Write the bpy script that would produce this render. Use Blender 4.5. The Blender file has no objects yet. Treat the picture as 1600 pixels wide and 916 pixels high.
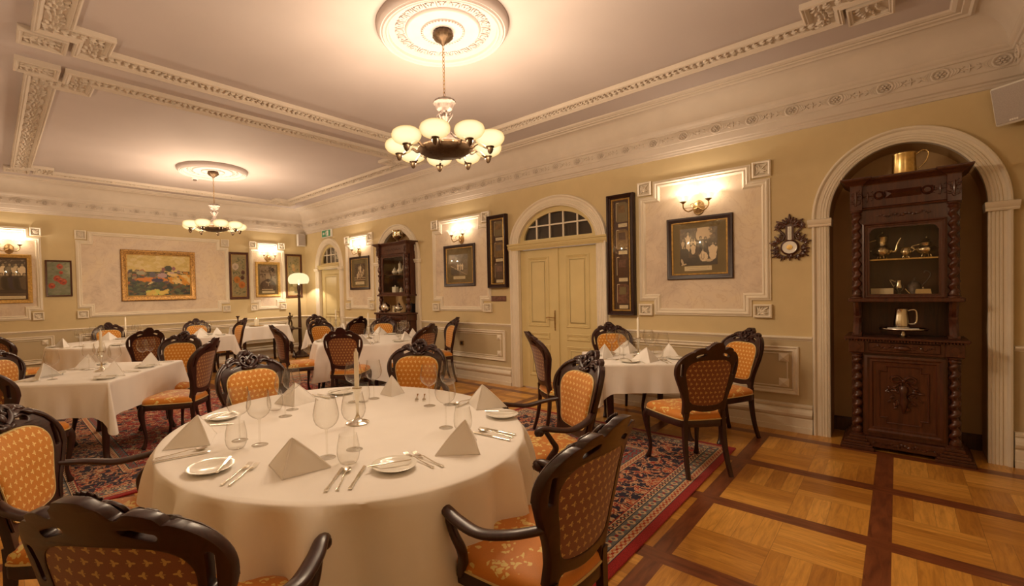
import bpy, bmesh, math, random
from math import pi, sin, cos, radians
from mathutils import Vector, Matrix
from mathutils.geometry import tessellate_polygon
SC = bpy.context.scene
COL = SC.collection

# ------------------------------------------------------------------ camera
def look_matrix(yaw, pitch, roll):
    cy, sy = cos(yaw), sin(yaw)
    f = Vector((sy*cos(pitch), cy*cos(pitch), sin(pitch)))
    r = Vector((cy, -sy, 0.0)); u = r.cross(f)
    r2 = r*cos(roll) + u*sin(roll); u2 = -r*sin(roll) + u*cos(roll)
    return Matrix((r2, u2, -f)).transposed().to_4x4()
CAM_H = 1.5
cam_data = bpy.data.cameras.new('camera')
cam = bpy.data.objects.new('camera', cam_data); COL.objects.link(cam)
FPX = 708.45
cam_data.sensor_fit = 'HORIZONTAL'; cam_data.sensor_width = 36.0
cam_data.lens = 36.0*FPX/1600.0
cam_data.shift_x = (800.0-720.0)/1600.0
cam_data.shift_y = -(458.0-468.44)/1600.0
cam_data.clip_start = 0.02; cam_data.clip_end = 60
M4 = look_matrix(radians(46.07), radians(-1.037), radians(-1.2447))
M4.translation = (0, 0, CAM_H)
cam.matrix_world = M4
SC.camera = cam

# ------------------------------------------------------------------ world, exposure
WORLD_STRENGTH = 0.3
SC.view_settings.view_transform = 'Standard'
SC.view_settings.look = 'None'
SC.view_settings.gamma = 1.0
SC.view_settings.use_curve_mapping = False
SC.view_settings.exposure = 0.45
w = bpy.data.worlds.new('world'); SC.world = w; w.use_nodes = True
w.node_tree.nodes['Background'].inputs['Color'].default_value = (1.0, 0.80, 0.62, 1)
w.node_tree.nodes['Background'].inputs['Strength'].default_value = WORLD_STRENGTH
LAMP_COL = (1.0, 0.79, 0.59)
CHANDELIER_W = 52.0      # per bulb
SCONCE_W = 4.0
FLOOR_LAMP_W = 40.0

# ------------------------------------------------------------------ node helpers
class E:
    """a value in a shader graph that can be combined with ordinary operators"""
    def __init__(s, nt, sock): s.nt = nt; s.s = sock
    def _m(s, op, *a):
        n = s.nt.nodes.new('ShaderNodeMath'); n.operation = op
        for i, x in enumerate((s,)+a):
            if isinstance(x, E): s.nt.links.new(x.s, n.inputs[i])
            else: n.inputs[i].default_value = x
        return E(s.nt, n.outputs[0])
    def __add__(s, o): return s._m('ADD', o)
    __radd__ = __add__
    def __mul__(s, o): return s._m('MULTIPLY', o)
    __rmul__ = __mul__
    def __sub__(s, o): return s._m('SUBTRACT', o)
    def __rsub__(s, o): return (s*-1.0)+o
    def __truediv__(s, o): return s._m('DIVIDE', o)
    def fl(s): return s._m('FLOOR')
    def fr(s): return s._m('FRACT')
    def ab(s): return s._m('ABSOLUTE')
    def sq(s): return s._m('MULTIPLY', s)
    def lt(s, o): return s._m('LESS_THAN', o)
    def gt(s, o): return s._m('GREATER_THAN', o)
    def mn(s, o): return s._m('MINIMUM', o)
    def mx(s, o): return s._m('MAXIMUM', o)
    def sin(s): return s._m('SINE')
    def mod(s, o): return s._m('FLOORED_MODULO', o)
class G:
    def __init__(s, name):
        s.m = bpy.data.materials.new(name); s.m.use_nodes = True
        s.nt = s.m.node_tree; s.b = s.nt.nodes['Principled BSDF']
        s.out = s.nt.nodes['Material Output']
    def node(s, t, **k):
        n = s.nt.nodes.new(t)
        for a, b in k.items(): setattr(n, a, b)
        return n
    def link(s, a, b): s.nt.links.new(a.s if isinstance(a, E) else a, b)
    def coords(s):
        tc = s.node('ShaderNodeTexCoord'); sp = s.node('ShaderNodeSeparateXYZ')
        s.link(tc.outputs['Object'], sp.inputs[0])
        return [E(s.nt, sp.outputs[i]) for i in range(3)]
    def vec(s, x, y, z=0.0):
        n = s.node('ShaderNodeCombineXYZ')
        for i, v in enumerate((x, y, z)):
            if isinstance(v, E): s.link(v, n.inputs[i])
            else: n.inputs[i].default_value = v
        return n.outputs[0]
    def noise(s, vec=None, scale=5, detail=2, rough=0.5, dist=0.0):
        n = s.node('ShaderNodeTexNoise'); n.inputs['Scale'].default_value = scale
        n.inputs['Detail'].default_value = detail; n.inputs['Roughness'].default_value = rough
        n.inputs['Distortion'].default_value = dist
        if vec is not None: s.link(vec, n.inputs['Vector'])
        return E(s.nt, n.outputs['Fac'])
    def voro(s, vec=None, scale=5, feature='F1', out='Distance', rnd=1.0):
        n = s.node('ShaderNodeTexVoronoi'); n.feature = feature
        n.inputs['Scale'].default_value = scale; n.inputs['Randomness'].default_value = rnd
        if vec is not None: s.link(vec, n.inputs['Vector'])
        return E(s.nt, n.outputs[out])
    def white(s, vec):
        n = s.node('ShaderNodeTexWhiteNoise'); s.link(vec, n.inputs['Vector'])
        return E(s.nt, n.outputs['Value'])
    def obj(s):
        tc = s.node('ShaderNodeTexCoord'); return tc.outputs['Object']
    def ramp(s, fac, stops, interp='LINEAR'):
        n = s.node('ShaderNodeValToRGB'); cr = n.color_ramp; cr.interpolation = interp
        while len(cr.elements) > 1: cr.elements.remove(cr.elements[-1])
        for i, (p, c) in enumerate(stops):
            e = cr.elements[0] if i == 0 else cr.elements.new(p)
            e.position = p; e.color = (*c, 1)
        s.link(fac, n.inputs[0]); return E(s.nt, n.outputs[0])
    def mix(s, fac, a, b, mode='MIX'):
        n = s.node('ShaderNodeMix'); n.data_type = 'RGBA'; n.blend_type = mode
        for v, i in ((fac, 0), (a, 6), (b, 7)):
            if isinstance(v, E): s.link(v, n.inputs[i])
            elif i == 0: n.inputs[0].default_value = v
            else: n.inputs[i].default_value = (*v, 1)
        return E(s.nt, n.outputs[2])
    def color(s, c):
        if isinstance(c, E): s.link(c, s.b.inputs['Base Color'])
        else: s.b.inputs['Base Color'].default_value = (*c, 1)
    def set(s, **k):
        for a, v in k.items():
            i = s.b.inputs[a.replace('_', ' ')]
            if isinstance(v, E): s.link(v, i)
            else: i.default_value = v
        return s
    def bump(s, h, strength=0.3, dist=0.01):
        n = s.node('ShaderNodeBump'); n.inputs['Strength'].default_value = strength
        n.inputs['Distance'].default_value = dist; s.link(h, n.inputs['Height'])
        s.link(n.outputs[0], s.b.inputs['Normal']); return s

MT = {}
def simple(name, col, rough=0.5, metal=0.0, var=0.06, scale=6, bump=0.0, bscale=60, spec=0.5, coat=0.0):
    g = G(name)
    n = g.noise(g.obj(), scale, 3)
    d = tuple(c*(1-var) for c in col); l = tuple(min(1, c*(1+var)) for c in col)
    g.color(g.ramp(n, [(0.3, d), (0.7, l)]))
    g.set(Roughness=rough, Metallic=metal)
    g.b.inputs['Specular IOR Level'].default_value = spec
    g.b.inputs['Coat Weight'].default_value = coat
    if bump: g.bump(g.noise(g.obj(), bscale, 3), bump, 0.004)
    MT[name] = g.m
    return g.m
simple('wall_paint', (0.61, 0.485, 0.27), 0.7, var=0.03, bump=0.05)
simple('dado_paint', (0.52, 0.42, 0.26), 0.6, var=0.03)
simple('plaster_white', (0.78, 0.70, 0.57), 0.6, var=0.03)
simple('cornice_plaster', (0.60, 0.52, 0.44), 0.7, var=0.03)
simple('ceiling_paint', (0.51, 0.445, 0.435), 0.8, var=0.03, scale=1.5)
simple('door_paint', (0.66, 0.54, 0.27), 0.4, var=0.03)
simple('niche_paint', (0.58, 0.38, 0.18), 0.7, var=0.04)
simple('dark_metal', (0.09, 0.055, 0.03), 0.45, 0.7, var=0.3, scale=40)
simple('bronze', (0.42, 0.28, 0.13), 0.35, 0.9, var=0.25, scale=30)
simple('pewter', (0.15, 0.115, 0.10), 0.5, 0.4, var=0.3, scale=40)
simple('silver', (0.80, 0.76, 0.66), 0.16, 1.0, var=0.04)
simple('old_silver', (0.72, 0.62, 0.42), 0.22, 1.0, var=0.35, scale=50, bump=0.3, bscale=70)
simple('brass', (0.72, 0.52, 0.22), 0.25, 1.0, var=0.2, scale=30)
simple('porcelain', (0.86, 0.84, 0.78), 0.15, var=0.01)
simple('wax', (0.86, 0.80, 0.66), 0.45, var=0.02)
simple('white_plastic', (0.75, 0.72, 0.66), 0.4, var=0.02)
simple('grey_mesh', (0.42, 0.37, 0.34), 0.7, var=0.15, scale=300)
simple('black_frame', (0.030, 0.011, 0.009), 0.35, var=0.2, scale=20, coat=0.0, spec=0.35)
simple('gilt', (0.55, 0.34, 0.10), 0.4, 0.5, var=0.25, scale=40)
simple('old_gilt', (0.36, 0.19, 0.05), 0.4, 0.5, var=0.6, scale=45, bump=0.8, bscale=60)
simple('mat_olive', (0.22, 0.17, 0.09), 0.8, var=0.1)
simple('mat_dark', (0.07, 0.028, 0.02), 0.7, var=0.2)
simple('paper', (0.80, 0.70, 0.50), 0.7, var=0.04)
simple('ink', (0.08, 0.05, 0.03), 0.7)
simple('green_sign', (0.05, 0.30, 0.16), 0.5)
simple('piping', (0.62, 0.46, 0.20), 0.7, var=0.1, scale=200)
simple('unlit_room_dark', (0.035, 0.022, 0.018), 0.05, var=0.3, scale=2)
simple('plate_marble', (0.16, 0.07, 0.05), 0.3, var=0.4, scale=30)
simple('black_plastic', (0.02, 0.015, 0.012), 0.4)
simple('curtain', (0.23, 0.14, 0.06), 0.8, var=0.3, scale=20)
simple('wick', (0.1, 0.07, 0.05), 0.9)
simple('black_box', (0.012, 0.01, 0.01), 0.5)

def wood(name, dark, light, rough, axis='z', coat=0.2, sc=1.0, bump=0.05):
    g = G(name); x, y, z = g.coords()
    k = {'z': (9, 9, 0.8), 'x': (0.8, 9, 9), 'y': (9, 0.8, 9)}[axis]
    v = g.vec(x*k[0]*sc, y*k[1]*sc, z*k[2]*sc)
    n = g.noise(v, 3.0, 5, 0.6, 1.2)
    g.color(g.ramp(n, [(0.3, dark), (0.7, light)]))
    g.set(Roughness=rough); g.b.inputs['Coat Weight'].default_value = coat
    g.b.inputs['Coat Roughness'].default_value = 0.15
    if bump: g.bump(n, bump, 0.003)
    MT[name] = g.m
wood('chair_wood', (0.020, 0.005, 0.004), (0.045, 0.011, 0.008), 0.36, coat=0.12)
wood('cabinet_wood', (0.042, 0.010, 0.004), (0.100, 0.028, 0.011), 0.34)
wood('lamp_wood', (0.03, 0.01, 0.007), (0.06, 0.02, 0.012), 0.35)

def marble():
    g = G('marble_paint'); o = g.obj()
    n1 = g.noise(o, 1.3, 4, 0.6, 1.6); n2 = g.noise(o, 3.0, 5, 0.6, 2.2)
    c = g.ramp(n1, [(0.32, (0.56, 0.45, 0.35)), (0.5, (0.68, 0.56, 0.43)), (0.7, (0.73, 0.60, 0.42))])
    v = (n2-0.5).ab()
    vein = g.ramp(v, [(0.0, (0.86, 0.80, 0.76)), (0.03, (1, 1, 1))])
    g.color(g.mix(0.7, c, vein, 'MULTIPLY')); g.set(Roughness=0.5); MT['marble_paint'] = g.m
marble()

def parquet():
    g = G('parquet'); x, y, z = g.coords()
    CX, CY, HX, HY = 0.945, 0.89, 0.064, 0.052
    u = (x-3.495)/CX; v = (y-0.08)/CY
    fx = ((u+0.5).fr()-0.5).ab()*CX          # distance to the nearest strip centre line
    fy = ((v+0.5).fr()-0.5).ab()*CY
    strip = fx.lt(HX).mx(fy.lt(HY))
    strip_x = fx.lt(HX)
    ix = u.fl(); iy = v.fl()
    # inside a cell: 2 x 2 blocks with alternating planks
    a = (u.fr()*CX-HX)/(CX-2*HX)*2.0; b = (v.fr()*CY-HY)/(CY-2*HY)*2.0
    ia = a.fl(); ib = b.fl()
    par = (ia+ib).mod(2.0)
    pa = a.fr()*4.0; pb = b.fr()*4.0
    idx = pa.fl()*par + pb.fl()*(1.0-par)
    pid = g.vec(ix*2.0+ia, iy*2.0+ib, idx+par*7.0)
    rnd = g.white(pid)
    # wall border: beyond the last strip
    border = x.gt(5.44)
    bid = g.white(g.vec((y*11.0).fl(), 3.0, 5.0))
    rnd = rnd*(1.0-border)+bid*border
    grain_u = (par*1.0)*18.0+(1.0-par)*2.0
    grain_v = (par*1.0)*2.0+(1.0-par)*18.0
    gr = g.noise(g.vec(x*grain_u+rnd*13.0, y*grain_v+rnd*9.0, rnd*5.0), 2.2, 5, 0.65, 0.8)
    oak = g.ramp(rnd, [(0.0, (0.50, 0.22, 0.035)), (0.5, (0.66, 0.32, 0.055)), (1.0, (0.82, 0.44, 0.095))])
    oak = g.mix(1.0, oak, g.ramp(gr, [(0.25, (0.62, 0.55, 0.48)), (0.6, (1.0, 1.0, 1.0)), (0.8, (1.1, 1.1, 1.05))]), 'MULTIPLY')
    gs = g.noise(g.vec(x*(3.0+strip_x*17.0), y*(20.0-strip_x*17.0), 0.0), 1.6, 5, 0.6, 0.6)
    dark = g.ramp(gs, [(0.3, (0.12, 0.032, 0.012)), (0.7, (0.26, 0.082, 0.028))])
    sfac = strip*(1.0-border)
    # joints
    ja = ((pa.fr()-0.5).ab()*par+(pb.fr()-0.5).ab()*(1.0-par)).gt(0.488)
    jb = ((a.fr()-0.5).ab().mx((b.fr()-0.5).ab())).gt(0.496)
    j = ja.mx(jb)*(1.0-sfac)*(1.0-border)
    c = g.mix(sfac, oak, dark); c = g.mix(j*0.45, c, (0.10, 0.045, 0.015))
    g.color(c)
    g.set(Roughness=g.noise(g.obj(), 6, 2)*0.2+0.24)
    g.b.inputs['Coat Weight'].default_value = 0.15; g.b.inputs['Coat Roughness'].default_value = 0.12
    g.bump((1.0-j)*0.6+gr*0.4, 0.12, 0.002)
    MT['parquet'] = g.m
parquet()

def fabric_back(name, base, motif):
    """small leaf sprigs in offset rows that lean left and right in turn (object x / z)"""
    g = G(name); x, y, z = g.coords()
    S = 0.039
    v = z/(S*0.92); row = v.fl(); odd = row.mod(2.0)
    u = x/S + odd*0.5
    fu = u.fr()-0.5; fv = v.fr()-0.5
    sgn = odd*2.0-1.0
    fu = fu*sgn
    def ell(cx, cy, ax, ay, ang):
        ca, sa = cos(ang), sin(ang)
        dx = fu-cx; dy = fv-cy
        p = (dx*ca+dy*sa)/ax; q = (dy*ca-dx*sa)/ay
        return (p.sq()+q.sq()).lt(1.0)
    m = ell(0.14, 0.0, 0.17, 0.085, 0.0).mx(ell(-0.06, 0.13, 0.18, 0.095, 2.0)).mx(ell(-0.06, -0.13, 0.18, 0.095, -2.0)).mx(ell(-0.20, 0.0, 0.10, 0.03, 0.0))
    w = g.noise(g.obj(), 500, 2)
    c = g.mix(m*0.85, base, motif)
    c = g.mix(1.0, c, g.ramp(w, [(0.3, (0.85, 0.85, 0.85)), (0.7, (1.1, 1.1, 1.1))]), 'MULTIPLY')
    g.color(c); g.set(Roughness=0.65); g.b.inputs['Sheen Weight'].default_value = 0.25
    g.bump(w+m*0.5, 0.2, 0.001)
    MT[name] = g.m
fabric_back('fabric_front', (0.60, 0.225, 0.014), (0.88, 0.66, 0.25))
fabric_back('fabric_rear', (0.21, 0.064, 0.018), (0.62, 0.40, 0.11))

def fabric_seat():
    g = G('fabric_seat'); o = g.obj()
    n = g.noise(o, 7, 2, 0.5, 0.0)
    x, y, z = g.coords()
    dn = g.noise(o, 26, 2); dn2 = g.noise(g.vec(x+3.1, y-1.7, z), 26, 2)
    vv = g.vec(x+(dn-0.5)*0.05, y+(dn2-0.5)*0.05, z)
    leaf = g.voro(vv, 40).lt(0.46)
    zone = g.noise(o, 10, 1).gt(0.50)
    m = leaf*zone
    w = g.noise(o, 500, 2)
    c = g.mix(m*0.9, (0.62, 0.215, 0.013), (0.82, 0.66, 0.22))
    c = g.mix(1.0, c, g.ramp(w, [(0.3, (0.88, 0.88, 0.88)), (0.7, (1.1, 1.1, 1.1))]), 'MULTIPLY')
    g.color(c); g.set(Roughness=0.6); g.b.inputs['Sheen Weight'].default_value = 0.25
    MT['fabric_seat'] = g.m
fabric_seat()

def linen():
    g = G('linen'); o = g.obj()
    w = g.noise(o, 700, 1); n = g.noise(o, 3, 3)
    g.color(g.ramp(n, [(0.3, (0.84, 0.81, 0.78)), (0.7, (0.90, 0.87, 0.84))]))
    g.set(Roughness=0.8); g.b.inputs['Sheen Weight'].default_value = 0.1
    g.bump(w*0.3+g.noise(o, 14, 4, 0.6, 1.5)*0.7, 0.12, 0.006)
    MT['linen'] = g.m
linen()

def glass():
    g = G('clear_glass'); nt = g.nt
    nt.nodes.remove(g.b)
    tr = g.node('ShaderNodeBsdfTransparent'); tr.inputs[0].default_value = (0.97, 0.97, 0.96, 1)
    gl = g.node('ShaderNodeBsdfGlossy'); gl.inputs['Roughness'].default_value = 0.02
    gl.inputs['Color'].default_value = (1, 1, 1, 1)
    lw = g.node('ShaderNodeLayerWeight'); lw.inputs['Blend'].default_value = 0.5
    fc = E(nt, lw.outputs['Facing']); f = fc.sq()*fc*0.75+0.04
    g.link(g.ramp(fc, [(0.0, (0.98, 0.98, 0.97)), (0.55, (0.93, 0.92, 0.9)), (0.8, (0.66, 0.64, 0.60)), (1.0, (0.24, 0.22, 0.19))]), tr.inputs[0])
    mx = g.node('ShaderNodeMixShader'); g.link(f, mx.inputs[0])
    nt.links.new(tr.outputs[0], mx.inputs[1]); nt.links.new(gl.outputs[0], mx.inputs[2])
    nt.links.new(mx.outputs[0], g.out.inputs[0]); MT['clear_glass'] = g.m
    g = G('pane_glass'); nt = g.nt; nt.nodes.remove(g.b)
    tr = g.node('ShaderNodeBsdfTransparent'); tr.inputs[0].default_value = (0.96, 0.95, 0.92, 1)
    gl = g.node('ShaderNodeBsdfGlossy'); gl.inputs['Roughness'].default_value = 0.01
    lw = g.node('ShaderNodeLayerWeight'); lw.inputs['Blend'].default_value = 0.5
    fc = E(nt, lw.outputs['Facing']); f = fc.sq().sq()*0.6+0.03
    mx = g.node('ShaderNodeMixShader'); g.link(f, mx.inputs[0])
    nt.links.new(tr.outputs[0], mx.inputs[1]); nt.links.new(gl.outputs[0], mx.inputs[2])
    nt.links.new(mx.outputs[0], g.out.inputs[0]); MT['pane_glass'] = g.m
glass()

def glow(name, col, strength, trans):
    g = G(name); nt = g.nt; nt.nodes.remove(g.b)
    em = g.node('ShaderNodeEmission'); em.inputs[0].default_value = (*col, 1); em.inputs[1].default_value = strength
    tr = g.node('ShaderNodeBsdfTransparent'); tr.inputs[0].default_value = (1, 0.95, 0.85, 1)
    mx = g.node('ShaderNodeMixShader'); mx.inputs[0].default_value = trans
    nt.links.new(em.outputs[0], mx.inputs[1]); nt.links.new(tr.outputs[0], mx.inputs[2])
    nt.links.new(mx.outputs[0], g.out.inputs[0]); MT[name] = g.m
glow('opal_glass', (1.0, 0.79, 0.40), 1.0, 0.24)
def opal_limb(m):
    nt = m.node_tree; em = next(n for n in nt.nodes if n.type == 'EMISSION')
    lw = nt.nodes.new('ShaderNodeLayerWeight'); lw.inputs['Blend'].default_value = 0.5
    cr = nt.nodes.new('ShaderNodeValToRGB'); r = cr.color_ramp
    r.elements[0].position = 0.15; r.elements[0].color = (1.0, 0.86, 0.52, 1); r.elements[1].position = 0.95; r.elements[1].color = (0.80, 0.46, 0.14, 1)
    nt.links.new(lw.outputs['Facing'], cr.inputs[0]); nt.links.new(cr.outputs[0], em.inputs[0])
opal_limb(MT['opal_glass'])
glow('tulip_glass', (1.0, 0.84, 0.50), 1.25, 0.35)
glow('flame', (1.0, 0.75, 0.3), 6.0, 0.0)
glow('lamp_shade_glass', (1.0, 0.82, 0.45), 0.85, 0.08)

def rug_mat():
    g = G('persian_rug'); x, y, z = g.coords()   # origin at the rug's centre, half size in the material
    return g, x, y
def make_rug_mat(name, hx, hy):
    g = G(name); x, y, z = g.coords()
    dx = hx-x.ab(); dy = hy-y.ab(); d = dx.mn(dy)
    along = x*dx.gt(dy)+y*(1.0-dx.gt(dy))        # runs along whichever edge is nearest
    RED = (0.34, 0.018, 0.02); NAVY = (0.018, 0.016, 0.045); CRM = (0.66, 0.48, 0.30); ORG = (0.55, 0.16, 0.06); BLU = (0.16, 0.17, 0.18)
    o = g.obj()
    dn = g.noise(o, 14, 2); dn2 = g.noise(g.vec(x+5.0, y+2.0, 0.0), 14, 2)
    wv = g.vec(x+(dn-0.5)*0.12, y+(dn2-0.5)*0.12, 0.0)
    cells = g.voro(wv, 15, out='Color')
    f1 = g.voro(wv, 15)
    e1 = g.voro(wv, 9, 'DISTANCE_TO_EDGE')
    sp = g.node('ShaderNodeSeparateColor'); g.link(cells, sp.inputs[0]); r = E(g.nt, sp.outputs[0])
    pick = g.ramp(r, [(0.0, CRM), (0.22, NAVY), (0.42, RED), (0.62, ORG), (0.78, NAVY), (0.9, BLU)], 'CONSTANT')
    petals = g.ramp(f1, [(0.0, CRM), (0.16, RED), (0.30, ORG), (0.40, CRM), (0.45, RED)], 'CONSTANT')
    vine = e1.lt(0.022)
    # main border: navy ground, blossoms and cream vines
    bord = g.mix((f1.lt(0.50))*(r.gt(0.15)), NAVY, petals); bord = g.mix(e1.lt(0.035), bord, ORG); bord = g.mix(e1.lt(0.014), bord, CRM)
    bord = g.mix(g.voro(wv, 34).lt(0.26), bord, CRM); bord = g.mix(g.voro(wv, 27).lt(0.2), bord, RED)
    # field: red ground
    fld = g.mix((f1.lt(0.5))*(r.gt(0.15)), RED, pick); fld = g.mix(vine, fld, CRM)
    fld = g.mix(g.voro(wv, 38).lt(0.3), fld, NAVY); fld = g.mix(g.voro(wv, 31).lt(0.25), fld, CRM)
    # guard stripes: a running row of small blossoms
    def guard(ground, dot, pitch, dc, rad):
        fa = ((along/pitch).fr()-0.5)*pitch
        dd = (fa.sq()+(d-dc).sq())
        c = g.mix(dd.lt(rad*rad), ground, dot)
        c = g.mix(dd.lt((rad*0.45)**2), c, ground)
        fb = (((along/pitch)+0.5).fr()-0.5)*pitch
        return g.mix((fb.sq()+(d-dc).sq()).lt((rad*0.45)**2), c, RED)
    g1 = guard(CRM, ORG, 0.055, 0.085, 0.020)
    g2 = guard(BLU, CRM, 0.085, 0.150, 0.026)
    g3 = guard(CRM, NAVY, 0.055, 0.212, 0.018)
    g4 = guard(CRM, ORG, 0.055, 0.575, 0.018)
    g5 = guard(BLU, RED, 0.085, 0.635, 0.024)
    c = RED
    def over(c, lo, layer): return g.mix(d.gt(lo), c, layer)
    c = over(c, 0.055, NAVY); c = over(c, 0.060, g1); c = over(c, 0.110, NAVY); c = over(c, 0.116, g2)
    c = over(c, 0.184, NAVY); c = over(c, 0.190, g3); c = over(c, 0.235, RED); c = over(c, 0.243, bord)
    c = over(c, 0.545, NAVY); c = over(c, 0.552, g4); c = over(c, 0.600, NAVY); c = over(c, 0.606, g5); c = over(c, 0.665, NAVY)
    c = over(c, 0.672, fld)
    t = g.noise(o, 180, 2)
    c = g.mix(1.0, c, g.ramp(t, [(0.3, (0.6, 0.6, 0.6)), (0.7, (1.25, 1.25, 1.25))]), 'MULTIPLY')
    g.color(c); g.set(Roughness=0.95); g.b.inputs['Sheen Weight'].default_value = 0.15
    g.b.inputs['Specular IOR Level'].default_value = 0.1
    g.bump(t, 0.5, 0.004); MT[name] = g.m

def vcol_mat(name, rough=0.35):
    g = G(name); a = g.node('ShaderNodeVertexColor'); a.layer_name = 'tone'
    g.link(a.outputs[0], g.b.inputs['Base Color']); g.set(Roughness=rough); MT[name] = g.m
vcol_mat('print'); vcol_mat('canvas', 0.55)

# ------------------------------------------------------------------ mesh helpers (everything adds to a bmesh)
def B(): return bmesh.new()
def xf(bm, start, M):
    bm.verts.ensure_lookup_table()
    for v in bm.verts[start:]: v.co = M @ v.co
def box(bm, x0, x1, y0, y1, z0, z1, bev=0.0, M=None):
    s = len(bm.verts)
    t = bmesh.new() if bev else bm
    vs = [t.verts.new(p) for p in ((x0,y0,z0),(x1,y0,z0),(x1,y1,z0),(x0,y1,z0),(x0,y0,z1),(x1,y0,z1),(x1,y1,z1),(x0,y1,z1))]
    for f in ((0,3,2,1),(4,5,6,7),(0,1,5,4),(1,2,6,5),(2,3,7,6),(3,0,4,7)): t.faces.new([vs[i] for i in f])
    if bev:
        bmesh.ops.bevel(t, geom=list(t.edges), offset=bev, segments=1, affect='EDGES', profile=0.5)
        merge(bm, t)
    if M is not None: xf(bm, s, M)
def merge(bm, t):
    t.verts.index_update()
    vs = [bm.verts.new(v.co) for v in t.verts]
    for f in t.faces:
        try: bm.faces.new([vs[v.index] for v in f.verts])
        except ValueError: pass
    t.free()
def grid(bm, fn, nu, nv, cu=False, cv=False, capped=False):
    """surface fn(i,j) -> point; cu / cv close the surface in that direction"""
    R = [[bm.verts.new(fn(i, j)) for j in range(nv)] for i in range(nu)]
    for i in range(nu if cu else nu-1):
        for j in range(nv if cv else nv-1):
            a, b, c, d = R[i][j], R[(i+1) % nu][j], R[(i+1) % nu][(j+1) % nv], R[i][(j+1) % nv]
            try: bm.faces.new((a, b, c, d))
            except ValueError: pass
    if capped:
        for r in (R[0], R[-1]):
            try: bm.faces.new(r if r is R[-1] else r[::-1])
            except ValueError: pass
    return R
def lathe(bm, prof, n=24, c=(0, 0, 0), M=None, sx=1.0, sy=1.0, flute=0, fa=0.0):
    s = len(bm.verts)
    def f(i, j):
        r, z = prof[j]; a = 2*pi*i/n
        if flute: r = r*(1+fa*cos(flute*a))
        return (c[0]+max(r, 1e-5)*cos(a)*sx, c[1]+max(r, 1e-5)*sin(a)*sy, c[2]+z)
    grid(bm, f, n, len(prof), cu=True)
    if M is not None: xf(bm, s, M)
def ball(bm, c, r, n=12, m=8, M=None):
    s = len(bm.verts)
    rx, ry, rz = r if hasattr(r, '__len__') else (r, r, r)
    def f(i, j):
        a = 2*pi*i/n; b = -pi/2+pi*j/(m-1)
        cb = max(cos(b), 1e-4)
        return (rx*cb*cos(a), ry*cb*sin(a), rz*sin(b))
    grid(bm, f, n, m, cu=True)
    xf(bm, s, Matrix.Translation(c) @ (M if M is not None else Matrix.Identity(4)))
def catmull(P, k=6, closed=False):
    P = [Vector(p) for p in P]; out = []; n = len(P)
    for i in range(n if closed else n-1):
        if closed: p0, p1, p2, p3 = P[i-1], P[i], P[(i+1) % n], P[(i+2) % n]
        else: p0, p1, p2, p3 = P[max(i-1, 0)], P[i], P[i+1], P[min(i+2, n-1)]
        for s in range(k):
            t = s/k
            out.append(0.5*((2*p1)+(p2-p0)*t+(2*p0-5*p1+4*p2-p3)*t*t+(3*p1-p0-3*p2+p3)*t**3))
    if not closed: out.append(P[-1])
    return out
def tube(bm, pts, rad, n=8, closed=False, flat=1.0, up=None):
    """rad: number, or list of one radius (or (a,b) pair) per point"""
    pts = [Vector(p) for p in pts]; N = len(pts)
    rs = rad if isinstance(rad, (list, tuple)) else [rad]*N
    T = []
    for i in range(N):
        if closed: t = pts[(i+1) % N]-pts[i-1]
        else: t = pts[min(i+1, N-1)]-pts[max(i-1, 0)]
        T.append(t.normalized() if t.length > 1e-9 else Vector((0, 0, 1)))
    u = Vector(up) if up else (Vector((0, 0, 1)) if abs(T[0].z) < 0.9 else Vector((1, 0, 0)))
    fr = []
    for i in range(N):
        s = T[i].cross(u)
        if s.length < 1e-6: s = T[i].cross(Vector((0.3, 1, 0.1)))
        s.normalize(); v = s.cross(T[i]).normalized()
        if not up: u = v
        fr.append((s, v))
    def f(i, j):
        r = rs[i]; ra, rb = (r if hasattr(r, '__len__') else (r, r*flat))
        a = 2*pi*j/n+pi/n
        return pts[i]+fr[i][0]*ra*cos(a)+fr[i][1]*rb*sin(a)
    grid(bm, f, N, n, cu=closed, cv=True, capped=not closed)
def plate(bm, outer, holes=(), y0=0.0, y1=0.02, M=None):
    """prism of an x-z outline with holes between y0 (front) and y1"""
    s = len(bm.verts)
    loops = [list(outer)]+[list(h) for h in holes]
    tri = tessellate_polygon([[Vector((p[0], p[1], 0)) for p in L] for L in loops])
    flat = [p for L in loops for p in L]
    F = [bm.verts.new((p[0], y0, p[1])) for p in flat]; K = [bm.verts.new((p[0], y1, p[1])) for p in flat]
    for t in tri:
        a, b, c = t
        p, q, r = flat[a], flat[b], flat[c]
        cr = (q[0]-p[0])*(r[1]-p[1])-(q[1]-p[1])*(r[0]-p[0])
        if abs(cr) < 1e-12: continue
        if cr < 0: b, c = c, b
        try: bm.faces.new((F[a], F[b], F[c])); bm.faces.new((K[a], K[c], K[b]))
        except ValueError: pass
    k = 0
    for L in loops:
        n = len(L)
        for i in range(n):
            j = (i+1) % n
            try: bm.faces.new((F[k+i], K[k+i], K[k+j], F[k+j]))
            except ValueError: pass
        k += n
    if M is not None: xf(bm, s, M)
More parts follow.
